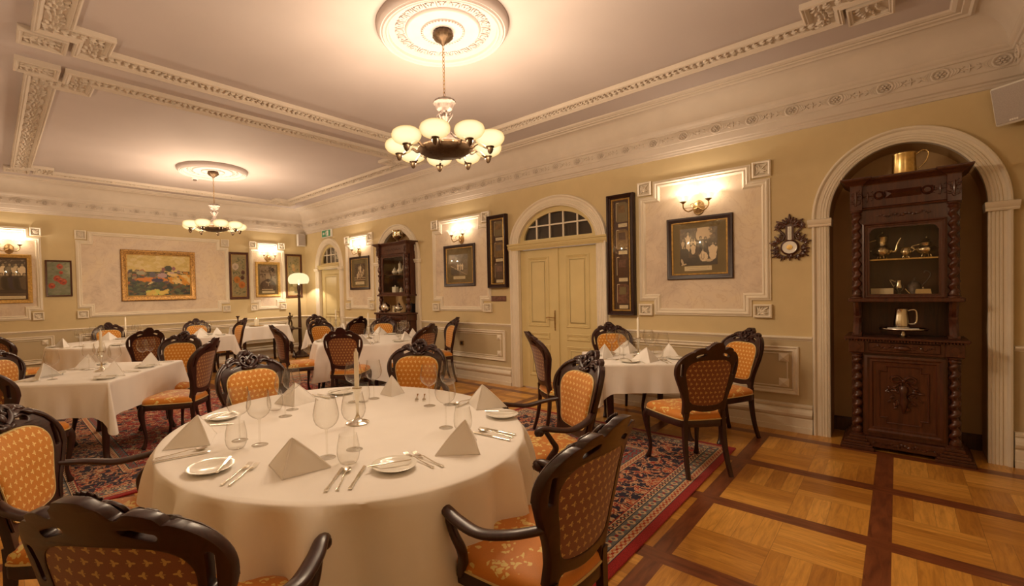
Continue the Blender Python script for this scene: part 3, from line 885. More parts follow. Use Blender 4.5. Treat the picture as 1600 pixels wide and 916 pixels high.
def slip_bm(x0, x1, z0, z1, w, d):
    bm = B(); sweep(bm, rect(x0, x1, z0, z1), [(0, 0), (0, d), (w*0.5, d*1.25), (w, d*0.7), (w, 0)]); return bm
def caption(x0, x1, z0, z1, y, parent, rows=2, name='caption_label', seed=1):
    bm = B(); box(bm, x0, x1, y-0.002, y, z0, z1); c = mk(name, bm, 'paper', parent, smooth=0)
    R = random.Random(seed); bm = B(); h = (z1-z0)
    for r in range(rows):
        zc = z1-h*(r+0.8)/(rows+0.6); x = x0+(x1-x0)*0.08+(x1-x0)*0.1*(r % 2)
        while x < x1-(x1-x0)*0.1-(x1-x0)*0.1*(r % 2):
            l = R.uniform(0.15, 0.5)*h*0.6; box(bm, x, min(x+l, x1-0.005), y-0.0028, y-0.002, zc-h*0.035, zc+h*0.035); x += l+h*0.10
    mk('printed_text', bm, 'ink', c, smooth=0)
    return c
def picture(label, W, x0, x1, z0, z1, fw, fmat, slip, mount, pr, pixfn, res, glass=True, cap=None, name='framed_photograph', cat='picture', group=None, d=0.028):
    """W wall frame; pr = print rectangle margins inside the frame (l, r, b, t); mount = material or None"""
    a = W['rotz']; xc, zc = (x0+x1)/2, (z0+z1)/2
    base = Matrix.Translation(W['loc']) @ Rz(a)
    p = base @ Vector((xc, -0.006, zc))
    t = thing(name, label, cat, p, a, group)
    X0, X1, Z0, Z1 = x0-xc, x1-xc, z0-zc, z1-zc
    mk('frame', frame_bm(X0, X1, Z0, Z1, fw, d), fmat, t, smooth=30)
    i = fw
    if slip: mk('inner_slip', slip_bm(X0+fw, X1-fw, Z0+fw, Z1-fw, slip, 0.012), 'gilt', t, smooth=30); i += slip
    if mount:
        bm = B(); box(bm, X0+i, X1-i, -0.006, -0.002, Z0+i, Z1-i); mk('mount_board', bm, mount, t, smooth=0)
    l, r, b, tt = pr
    cx0, cx1, cz0, cz1 = X0+i+l, X1-i-r, Z0+i+b, Z1-i-tt
    canvas_mesh('print', pixfn(*res), cx0, cx1, cz0, cz1, -0.0075, 'canvas' if not glass else 'print', t)
    if cap: caption(cx0+(cx1-cx0)*cap[0], cx0+(cx1-cx0)*cap[1], cz0-cap[2], cz0-cap[3], -0.008, t)
    if glass:
        bm = B(); box(bm, X0+fw*0.9, X1-fw*0.9, -0.0125, -0.011, Z0+fw*0.9, Z1-fw*0.9); mk('glass_pane', bm, 'pane_glass', t, smooth=0)
    return t
SKY = (0.66, 0.50, 0.33); DK = (0.03, 0.015, 0.010); MD = (0.13, 0.085, 0.05); LT = (0.66, 0.52, 0.36); WH = (0.85, 0.70, 0.52)
def px_garden(w, h):
    p = Pix(w, h, (0.10, 0.06, 0.035))
    p.dabs(160, 0, 1, 0.35, 1.0, [MD, (0.09, 0.05, 0.03), (0.19, 0.12, 0.07)], 0.035, 3, 1.3, 0, 3)
    p.box(0.48, 0.83, 0.70, 1.0, SKY); p.ell(0.5, 0.8, 0.06, 0.13, SKY); p.ell(0.82, 0.86, 0.05, 0.14, SKY)
    p.dabs(30, 0.80, 1, 0.68, 1.0, [MD, (0.20, 0.13, 0.08)], 0.03, 5, 1.3, 0, 3)
    p.box(0, 1, 0, 0.22, DK); p.dabs(60, 0, 1, 0.0, 0.28, [DK, (0.06, 0.03, 0.02)], 0.05, 6, 3)
    for x, y, hh, c in ((0.08, 0.36, 0.38, LT), (0.22, 0.36, 0.56, WH), (0.33, 0.38, 0.36, LT), (0.40, 0.36, 0.38, WH), (0.56, 0.36, 0.40, DK), (0.69, 0.38, 0.36, DK),
                        (0.49, 0.30, 0.34, (0.07, 0.04, 0.03)), (0.71, 0.32, 0.32, (0.06, 0.035, 0.03)), (0.95, 0.24, 0.34, LT)):
        p.person(x, y, hh, c)
    p.person(0.36, 0.30, 0.30, WH, wide=0.26); p.person(0.88, 0.14, 0.46, WH, wide=0.28); p.person(0.12, 0.16, 0.36, (0.05, 0.03, 0.02), wide=0.3)
    p.ell(0.64, 0.22, 0.11, 0.13, WH); p.person(0.62, 0.16, 0.28, WH); p.ell(0.78, 0.12, 0.10, 0.035, LT); p.ell(0.55, 0.20, 0.02, 0.10, LT, 0.4)
    p.ell(0.06, 0.10, 0.03, 0.09, LT, 0.3); p.ell(0.10, 0.03, 0.08, 0.02, LT, 0.2)
    return p
def px_street(w, h):
    p = Pix(w, h, (0.20, 0.14, 0.08)); p.box(0, 1, 0.45, 1, (0.16, 0.105, 0.06)); p.dabs(60, 0, 1, 0.45, 1, [(0.20, 0.14, 0.085), (0.12, 0.08, 0.05)], 0.06, 2, 1, 1.5, 0.2)
    for i in range(w):
        for j in range(int(h*0.45)):
            if j/h < 0.42-0.48*(i/w): p.put(i, j, (0.10, 0.07, 0.04))
            if abs(j/h-(0.43-0.48*(i/w))) < 0.02: p.put(i, j, LT)
            if abs(j/h-(0.36-0.10*(i/w))) < 0.010: p.put(i, j, MD)
    p.box(0.5, 1, 0.0, 0.25, (0.26, 0.19, 0.12), 0.6)
    for x, c in ((0.42, WH), (0.56, LT), (0.68, WH)): p.person(x, 0.22, 0.38, c, wide=0.17)
    p.box(0.38, 0.46, 0.19, 0.22, DK); p.box(0.6, 0.74, 0.19, 0.22, DK)
    return p
def px_stairs(w, h):
    p = Pix(w, h, (0.12, 0.075, 0.05)); p.dabs(80, 0, 1, 0.3, 1, [(0.16, 0.11, 0.07), (0.08, 0.05, 0.035)], 0.08, 2, 1, 1, 2)
    for k in range(5): p.box(0, 1, 0.02+0.06*k, 0.045+0.06*k, LT if k % 2 else MD)
    for x, y, hh, c in ((0.45, 0.42, 0.50, LT), (0.58, 0.44, 0.54, WH), (0.40, 0.22, 0.42, WH), (0.52, 0.14, 0.38, LT), (0.28, 0.14, 0.36, WH), (0.72, 0.26, 0.36, WH), (0.12, 0.36, 0.34, MD), (0.86, 0.34, 0.40, LT), (0.66, 0.20, 0.30, LT)): p.person(x, y, hh, c)
    return p
def px_group(w, h):
    p = Pix(w, h, (0.06, 0.035, 0.03)); p.dabs(140, 0, 1, 0.5, 1, [(0.30, 0.22, 0.17), (0.07, 0.04, 0.03), (0.16, 0.11, 0.08)], 0.06, 8, 2.5, 0.2, 0.6)
    for k in range(5): p.person(0.1+0.2*k, 0.44, 0.46, [LT, WH, MD, LT, WH][k], wide=0.26)
    for k in range(6): p.person(0.06+0.18*k, 0.16, 0.46, [DK, MD, DK, (0.05, 0.03, 0.05), DK, MD][k], wide=0.3)
    p.box(0, 1, 0, 0.06, MD)
    return p
def px_portrait(w, h):
    p = Pix(w, h, (0.30, 0.22, 0.16)); p.dabs(60, 0, 1, 0.5, 1, [(0.36, 0.27, 0.2), (0.14, 0.09, 0.06)], 0.08, 8, 1.5, 0.2, 3)
    p.ell(0.5, 0.12, 0.52, 0.32, (0.10, 0.065, 0.05)); p.ell(0.5, 0.20, 0.32, 0.24, (0.13, 0.08, 0.06)); p.ell(0.5, 0.34, 0.14, 0.05, (0.46, 0.36, 0.26))
    p.ell(0.52, 0.56, 0.22, 0.22, (0.12, 0.08, 0.06)); p.ell(0.5, 0.54, 0.16, 0.18, (0.45, 0.34, 0.24)); p.ell(0.5, 0.73, 0.22, 0.07, (0.22, 0.15, 0.10)); p.ell(0.48, 0.70, 0.26, 0.03, (0.36, 0.27, 0.2))
    p.ell(0.50, 0.41, 0.16, 0.06, (0.09, 0.05, 0.04)); p.ell(0.52, 0.24, 0.03, 0.07, (0.5, 0.4, 0.3)); p.box(0.62, 0.66, 0.68, 0.98, DK); p.ell(0.8, 0.85, 0.1, 0.09, DK)
    p.box(0.1, 0.8, 0.02, 0.05, LT)
    return p
def px_gold(w, h):
    p = Pix(w, h, (0.60, 0.45, 0.16)); p.dabs(140, 0, 1, 0.62, 1, [(0.62, 0.47, 0.16), (0.66, 0.52, 0.24), (0.55, 0.40, 0.12)], 0.05, 2, 2)
    p.box(0, 1, 0, 0.60, (0.08, 0.07, 0.03)); p.dabs(160, 0, 1, 0.0, 0.34, [(0.05, 0.06, 0.03), (0.10, 0.12, 0.05), (0.03, 0.03, 0.03), (0.16, 0.08, 0.03)], 0.05, 4, 2.2)
    p.dabs(110, 0, 0.75, 0.30, 0.62, [(0.05, 0.07, 0.03), (0.42, 0.12, 0.02), (0.30, 0.22, 0.10), (0.09, 0.05, 0.06), (0.14, 0.10, 0.10)], 0.035, 5, 1.6)
    p.dabs(60, 0.65, 1, 0.30, 0.58, [(0.62, 0.26, 0.02), (0.66, 0.40, 0.06), (0.70, 0.50, 0.20)], 0.05, 6, 2.2, -0.3)
    p.dabs(40, 0.30, 0.60, 0.02, 0.12, [(0.66, 0.46, 0.10), (0.60, 0.40, 0.08), (0.5, 0.5, 0.1)], 0.05, 7, 2)
    p.dabs(20, 0.1, 0.6, 0.36, 0.42, [(0.62, 0.20, 0.02)], 0.05, 17, 3)
    for x, y, rx, ry, c in ((0.20, 0.56, 0.07, 0.05, (0.34, 0.32, 0.20)), (0.38, 0.52, 0.05, 0.07, (0.12, 0.10, 0.11)), (0.54, 0.50, 0.08, 0.06, (0.42, 0.27, 0.26)), (0.64, 0.68, 0.07, 0.07, (0.06, 0.06, 0.03)),
                            (0.56, 0.66, 0.03, 0.05, (0.25, 0.10, 0.08)), (0.73, 0.68, 0.03, 0.05, (0.30, 0.12, 0.12)), (0.70, 0.57, 0.04, 0.03, (0.50, 0.34, 0.28)), (0.81, 0.60, 0.03, 0.04, (0.32, 0.2, 0.18)), (0.46, 0.38, 0.10, 0.05, (0.05, 0.04, 0.08))):
        p.ell(x, y, rx, ry, c)
    p.ell(0.35, 0.31, 0.05, 0.02, (0.6, 0.45, 0.2), 0.5); p.box(0.8, 1, 0.60, 0.62, (0.15, 0.07, 0.03))
    return p
def px_poppy(w, h):
    p = Pix(w, h, (0.22, 0.24, 0.17)); p.dabs(120, 0, 1, 0, 1, [(0.26, 0.29, 0.21), (0.17, 0.20, 0.12), (0.28, 0.28, 0.22)], 0.1, 3, 2, 0.2)
    R_ = (0.50, 0.05, 0.02)
    for x, y, r in ((0.55, 0.86, 0.14), (0.60, 0.68, 0.09), (0.42, 0.50, 0.16), (0.68, 0.40, 0.17), (0.56, 0.44, 0.14), (0.18, 0.28, 0.15)): p.ell(x, y, r, r*0.55, R_); p.ell(x, y-0.02, r*0.4, r*0.2, (0.25, 0.02, 0.02)); p.ell(x+0.03, y+0.03, r*0.5, r*0.14, (0.6, 0.16, 0.08))
    return p
def px_floral(seed):
    def f(w, h):
        p = Pix(w, h, (0.36, 0.30, 0.17)); p.dabs(90, 0, 1, 0, 1, [(0.40, 0.33, 0.19), (0.32, 0.28, 0.15), (0.38, 0.32, 0.21)], 0.15, seed, 2, 0.4)
        p.dabs(40, 0.1, 0.9, 0.05, 0.95, [(0.10, 0.13, 0.07), (0.16, 0.17, 0.09)], 0.10, seed+1, 2.5, 0.8, 2)
        if seed == 1:
            for x, y, r, c in ((0.25, 0.72, 0.24, (0.66, 0.55, 0.48)), (0.35, 0.40, 0.24, (0.55, 0.22, 0.05)), (0.70, 0.28, 0.24, (0.58, 0.20, 0.05)), (0.75, 0.45, 0.14, (0.10, 0.03, 0.03)), (0.8, 0.58, 0.15, (0.14, 0.06, 0.05))):
                p.ell(x, y, r, r*0.35, c); p.ell(x, y-0.01, r*0.4, r*0.16, tuple(v*0.7 for v in c))
        else:
            for x, y, r, c in ((0.45, 0.75, 0.14, (0.60, 0.42, 0.20)), (0.5, 0.66, 0.12, (0.55, 0.33, 0.15)), (0.55, 0.30, 0.2, (0.62, 0.55, 0.38)), (0.3, 0.14, 0.2, (0.5, 0.42, 0.25))): p.ell(x, y, r, r*0.4, c)
        return p
    return f
picture('large brown group photograph in black and gilt frame on the near wall', RW, -1.985, -1.29, 1.583, 2.30, 0.052, 'black_frame', 0.018, 'mat_olive',
        (0.075, 0.085, 0.09, 0.06), px_garden, (84, 84), cap=(0.12, 0.85, 0.062, 0.010))
picture('black framed photograph of three people in white standing outdoors, under middle wall lamp', RW, -5.83, -5.09, 1.59, 2.31, 0.05, 'black_frame', 0.016, 'mat_olive',
        (0.10, 0.10, 0.13, 0.10), px_street, (60, 60), cap=(0.15, 0.85, 0.07, 0.02))
picture('dark framed photograph of a crowd on steps, between small door and far niche', RW, -8.88, -8.13, 1.59, 2.315, 0.05, 'black_frame', 0.014, 'mat_olive',
        (0.10, 0.10, 0.12, 0.09), px_stairs, (50, 60), cap=(0.1, 0.9, 0.07, 0.01))
picture('gilt framed photograph of a large group cut by the left photo edge', BW, -0.03, 0.528, 1.465, 2.31, 0.05, 'gilt', 0.012, 'mat_dark', (0.02, 0.02, 0.075, 0.03), px_group, (50, 70), cap=(0.02, 0.98, 0.062, 0.012))
picture('small painting of red poppies on grey green ground in narrow brown frame', BW, 0.70, 1.065, 1.567, 2.225, 0.026, 'cabinet_wood', 0, None, (0, 0, 0, 0), px_poppy, (40, 70), name='painting')
picture('wide landscape painting in ornate gilt frame on the marbled centre panel', BW, 1.80, 3.105, 1.455, 2.475, 0.085, 'old_gilt', 0.02, None, (0, 0, 0, 0), px_gold, (96, 64), glass=False, name='painting', d=0.05)
picture('tall narrow painting of orange and white flowers, left of the seated portrait', BW, 3.80, 4.235, 1.435, 2.52, 0.055, 'cabinet_wood', 0.01, None, (0, 0, 0, 0), px_floral(1), (30, 84), name='painting')
picture('gilt framed portrait photograph of a seated figure in hat, under the far wall lamp', BW, 4.39, 4.985, 1.472, 2.315, 0.05, 'gilt', 0.012, 'mat_olive', (0.04, 0.04, 0.10, 0.04), px_portrait, (50, 66), cap=(0.12, 0.9, 0.07, 0.02))
picture('narrow flower painting in dark frame behind the floor lamp shade', BW, 5.13, 5.56, 1.44, 2.53, 0.05, 'cabinet_wood', 0.01, None, (0, 0, 0, 0), px_floral(2), (30, 84), name='painting')

def display_case(label, x0, x1, z0, z1, docs):
    xc, zc = (x0+x1)/2, (z0+z1)/2
    t = thing('display_case', label, 'display case', (XW-0.002, -xc, zc), -pi/2)
    X0, X1, Z0, Z1 = x0-xc, x1-xc, z0-zc, z1-zc
    mk('frame', frame_bm(X0, X1, Z0, Z1, 0.055, 0.085), 'black_frame', t, smooth=30)
    bm = B(); sweep(bm, rect(X0+0.055, X1-0.055, Z0+0.055, Z1-0.055), [(0, 0), (0, 0.05), (0.008, 0.055), (0.018, 0.045), (0.018, 0)]); mk('inner_slip', bm, 'gilt', t, smooth=30)
    bm = B(); box(bm, X0+0.06, X1-0.06, -0.006, 0, Z0+0.06, Z1-0.06); mk('backing_board', bm, 'mat_dark', t, smooth=0)
    H = (Z1-Z0-0.15)/docs
    cols = ['mat_olive', 'curtain', 'cabinet_wood', 'plate_marble']
    for k in range(docs):
        zt = Z1-0.075-H*k
        bm = B(); plate(bm, [(X0+0.11, zt-H+0.075), (X1-0.10, zt-H+0.075), (X1-0.095, zt-0.05), (X1-0.13, zt-0.02), (X0+0.11, zt-0.02)], (), -0.010, -0.006)
        dcm = mk('document', bm, cols[k % 4], t, smooth=0)
        bm = B(); box(bm, X0+0.135, X1-0.13, -0.0112, -0.010, zt-H*0.45, zt-0.06); mk('vignette', bm, cols[(k+1) % 4], dcm, smooth=0)
        bm = B()
        box(bm, X0+0.105, X0+0.110, -0.011, -0.006, zt-H+0.09, zt-0.03); box(bm, X0+0.108, X0+0.14, -0.011, -0.006, zt-0.030, zt-0.022, M=None)
        mk('ribbon', bm, 'paper', dcm, smooth=0)
        caption(X0+0.135, X1-0.105, zt-H+0.01, zt-H+0.055, -0.012, t, 2, seed=k)
    bm = B(); box(bm, X0+0.05, X1-0.05, -0.046, -0.043, Z0+0.05, Z1-0.05); mk('glass_pane', bm, 'pane_glass', t, smooth=0)
display_case('tall narrow black display case of documents, to the right of the double door', -2.725, -2.37, 1.15, 2.695, 4)
display_case('shorter black display case of documents, to the left of the double door', -4.77, -4.39, 1.545, 2.70, 3)

bm = B(); box(bm, -0.155, 0.155, -0.012, 0, -0.042, 0.042, 0.003)
t = mk('name_plate', bm, 'plate_marble', None, (XW-0.001, 4.605, 1.371), -pi/2)
tag(t, 'small reddish brown plate on wall below the shorter display case', 'plaque')
bm = B(); box(bm, -0.05, 0.05, -0.012, 0, -0.04, 0.04, 0.004); t = mk('light_switch', bm, 'bronze', None, (XW-0.004, 5.44, 0.608), -pi/2); tag(t, 'dark square socket plate on the dado panel left of double door', 'socket')
bm = B(); box(bm, -0.022, 0.022, -0.018, -0.011, -0.022, 0.022, 0.003); mk('socket_face', bm, 'black_plastic', t)

# exit sign
t = thing('exit_sign', 'small green and white running figure exit sign above the small door', 'sign', (XW-0.002, 9.82, 2.955), -pi/2)
bm = B(); box(bm, -0.215, 0.215, -0.05, 0, -0.095, 0.095, 0.006); mk('housing', bm, 'white_plastic', t)
bm = B(); box(bm, -0.19, 0.19, -0.053, -0.050, -0.075, 0.075); mk('green_face', bm, 'green_sign', t, smooth=0)
bm = B()
box(bm, 0.03, 0.11, -0.055, -0.053, -0.06, 0.06)                                             # doorway
plate(bm, [(-0.155, 0.0), (-0.115, 0.035), (-0.115, 0.014), (-0.07, 0.014), (-0.07, -0.014), (-0.115, -0.014), (-0.115, -0.035)][::-1], (), -0.055, -0.053)
ball(bm, (-0.002, -0.054, 0.045), (0.011, 0.001, 0.011), 8, 6)
for a, b in (((-0.005, 0.032), (-0.018, 0.0)), ((-0.018, 0.0), (0.004, -0.025)), ((0.004, -0.025), (-0.008, -0.058)), ((-0.018, 0), (-0.04, -0.022)), ((-0.04, -0.022), (-0.058, -0.018)), ((-0.005, 0.03), (0.02, 0.012)), ((-0.005, 0.03), (-0.032, 0.022)), ((-0.032, 0.022), (-0.038, 0.004))):
    tube(bm, [(a[0], -0.054, a[1]), (b[0], -0.054, b[1])], 0.006, 4, flat=0.2, up=(0, 1, 0))
mk('pictogram', bm, 'porcelain', t, smooth=0)

# barometer
t = thing('barometer', 'carved dark wood barometer with thermometer, beside near niche', 'barometer', (XW-0.002, 0.785, 1.98), -pi/2)
bm = B(); R = random.Random(4)
plate(bm, [(-0.035, -0.06), (0.035, -0.06), (0.035, 0.12), (0.0, 0.14), (-0.035, 0.12)], (), -0.02, 0)
lathe(bm, [(0.0, 0.0), (0.078, 0.0), (0.08, 0.02), (0.066, 0.03), (0.062, 0.022), (0, 0.02)], 28, M=Tr(0, 0, -0.105) @ Rx(pi/2))
def leaf(bm, x, z, ang, L, wd=0.4):
    s = len(bm.verts)
    for k, (f, a2) in enumerate(((1.0, 0), (0.72, 0.6), (0.72, -0.6), (0.5, 1.15), (0.5, -1.15))):
        ball(bm, (L*f*0.45*cos(a2), -0.018, L*f*0.45*sin(a2)), (L*f*0.5, 0.010, L*0.13), 6, 4, Ry(-a2))
    xf(bm, s, Tr(x, 0, z) @ Ry(-ang))
leaf(bm, 0, 0.145, pi/2, 0.10); leaf(bm, -0.03, 0.12, 2.6, 0.11); leaf(bm, 0.03, 0.12, 0.55, 0.11); leaf(bm, -0.085, 0.12, 3.9, 0.07); leaf(bm, 0.085, 0.12, -0.75, 0.07)
for s in (-1, 1):
    tube(bm, catmull([(s*0.03, -0.014, 0.11), (s*0.075, -0.014, 0.155), (s*0.115, -0.014, 0.11), (s*0.075, -0.014, 0.06), (s*0.045, -0.014, 0.02), (s*0.06, -0.014, -0.03)], 4), 0.010, 6)
    for x, z, a, L in ((0.06, 0.02, 0.3, 0.05), (0.08, -0.045, 0.9, 0.09), (0.115, -0.06, 0.2, 0.07), (0.095, -0.11, -0.2, 0.08), (0.09, -0.16, -0.6, 0.085), (0.055, -0.185, -1.2, 0.07), (0.11, -0.14, -0.4, 0.06)):
        leaf(bm, s*x, z, a if s > 0 else pi-a, L)
leaf(bm, 0, -0.18, -pi/2, 0.07)
mk('carved_body', bm, 'cabinet_wood', t, smooth=50)
bm = B(); lathe(bm, [(0, 0.031), (0.058, 0.031), (0.062, 0.036), (0.055, 0.034), (0.0, 0.034)], 28, M=Tr(0, 0, -0.105) @ Rx(pi/2)); d_ = mk('dial', bm, 'porcelain', t)
bm = B(); lathe(bm, [(0, 0.036), (0.026, 0.036), (0.026, 0.038), (0, 0.039)], 20, M=Tr(0, 0, -0.105) @ Rx(pi/2)); mk('dial_centre', bm, 'brass', d_)
bm = B(); box(bm, -0.016, 0.016, -0.026, -0.018, -0.03, 0.105, 0.002); th = mk('thermometer', bm, 'porcelain', t)
bm = B()
for k in range(11): box(bm, -0.013, -0.004, -0.027, -0.026, -0.02+0.011*k, -0.0185+0.011*k)
tube(bm, [(0.004, -0.027, -0.025), (0.004, -0.027, 0.098)], 0.0018, 5); mk('scale_marks', bm, 'ink', th, smooth=0)

# loudspeakers
def speaker(label, loc, rotz, w, h, d, tiltx=0.0, badge=False):
    t = thing('loudspeaker', label, 'loudspeaker', loc, rotz); M = Rx(tiltx)
    bm = B(); box(bm, -w/2, w/2, 0, d, -h/2, h/2, 0.01, M=M); mk('cabinet', bm, 'white_plastic', t)
    bm = B(); box(bm, -w/2+0.012, w/2-0.012, -0.008, 0.004, -h/2+0.014, h/2-0.014, 0.003, M=M); g = mk('grille', bm, 'grey_mesh', t)
    if badge:
        bm = B()
        for k in range(4): box(bm, -0.03+k*0.013, -0.02+k*0.013, -0.0095, -0.008, -h/2+0.022, -h/2+0.036, M=M)
        mk('badge', bm, 'white_plastic', g, smooth=0)
    bm = B(); tube(bm, [(0, d*0.7, 0), (0, d+0.05, 0)], 0.015, 8); mk('wall_bracket', bm, 'white_plastic', t)
speaker('white loudspeaker with grey grille high in the right corner, cut by the photo edge', (5.455, -0.64, 2.85), -pi/2-0.62, 0.24, 0.30, 0.10, 0.22, True)
speaker('small white loudspeaker high in the far corner of the room', (5.52, 10.86, 2.885), -0.1, 0.20, 0.30, 0.10)

# wall lamps
def build_sconce():
    t = thing('wall_lamp', '', 'wall lamp')
    bm = B(); lathe(bm, [(0.0, 0.03), (0.03, 0.028), (0.045, 0.016), (0.058, 0.014), (0.064, 0.004), (0.062, 0.0)], 20, M=Rx(pi/2), sy=1.35, flute=12, fa=0.02)
    mk('back_plate', bm, 'bronze', t)
    for s in (-1, 1):
        bm = B(); tube(bm, catmull([(0, -0.03, 0.0), (s*0.03, -0.07, -0.02), (s*0.085, -0.10, -0.045), (s*0.13, -0.11, 0.0), (s*0.132, -0.11, 0.05)], 5), 0.008, 7)
        tube(bm, catmull([(s*0.045, -0.085, 0.0), (s*0.06, -0.09, 0.03), (s*0.035, -0.085, 0.045), (s*0.03, -0.08, 0.03)], 4), 0.004, 5)
        tube(bm, [(s*0.03, -0.08, -0.005), (s*0.125, -0.11, -0.002)], 0.003, 5)
        lathe(bm, [(0.0, 0.045), (0.012, 0.046), (0.016, 0.055), (0.034, 0.066), (0.036, 0.072), (0.0, 0.070)], 14, (s*0.132, -0.11, 0))
        a = mk('arm', bm, 'bronze', t)
        bm = B()
        def f(i, j):
            prof = [(0.018, 0.070), (0.034, 0.078), (0.048, 0.098), (0.056, 0.120), (0.068, 0.138), (0.092, 0.152)]
            r, z = prof[j]; an = 2*pi*i/32; wv = (j/5)**2
            return (s*0.132+r*(1+0.10*wv*cos(8*an))*cos(an), -0.11+r*(1+0.10*wv*cos(8*an))*sin(an), z+0.010*wv*cos(8*an))
        grid(bm, f, 32, 6, cu=True)
        mk('glass_shade', bm, 'tulip_glass', a, recalc=False, smooth=60)
        bm = B(); ball(bm, (s*0.132, -0.11, 0.105), (0.014, 0.014, 0.024), 8, 6); mk('bulb', bm, 'flame', a)
        l = bpy.data.lights.new('bulb_light', 'POINT'); l.energy = SCONCE_W; l.color = LAMP_COL; l.shadow_soft_size = 0.02
        lo = bpy.data.objects.new('bulb_light', l); COL.objects.link(lo); lo.parent = t; lo.location = (s*0.132, -0.11, 0.145)
    return t
sc = Stock(build_sconce)
sc((XW-0.004, 1.635, 2.40), -pi/2, 'brass two arm wall lamp with glowing tulip shades, above the large group photograph')
sc((XW-0.004, 5.40, 2.40), -pi/2, 'brass two arm wall lamp above the photograph of three people in white')
sc((XW-0.004, 8.50, 2.40), -pi/2, 'brass two arm wall lamp above the photograph of a crowd on steps')
sc((0.25, YB-0.004, 2.40), 0, 'lit two arm wall lamp at the left edge, above the cut off group photograph')
sc((4.70, YB-0.004, 2.40), 0, 'lit two arm wall lamp above the seated portrait photograph')

sc((XL+0.004, 1.635, 2.40), pi/2, 'added unseen two arm fill lamp on the left wall, nearest the round table')  # left-wall lamps are added out of view as fill light for the room
sc((XL+0.004, 3.50, 2.40), pi/2, 'added unseen two arm fill lamp on the left wall, second from the near end')
sc((XL+0.004, 5.40, 2.40), pi/2, 'added unseen two arm fill lamp on the left wall, halfway down the room')
sc((XL+0.004, 8.50, 2.40), pi/2, 'added unseen two arm fill lamp on the left wall, toward the far end')
sc((0.55, YF+0.004, 2.40), pi, 'added unseen two arm fill lamp on the wall behind the camera, left')  # this pair is added behind the camera to brighten napkins and chair backs
sc((2.30, YF+0.004, 2.40), pi, 'added unseen two arm fill lamp on the wall behind the camera, right')
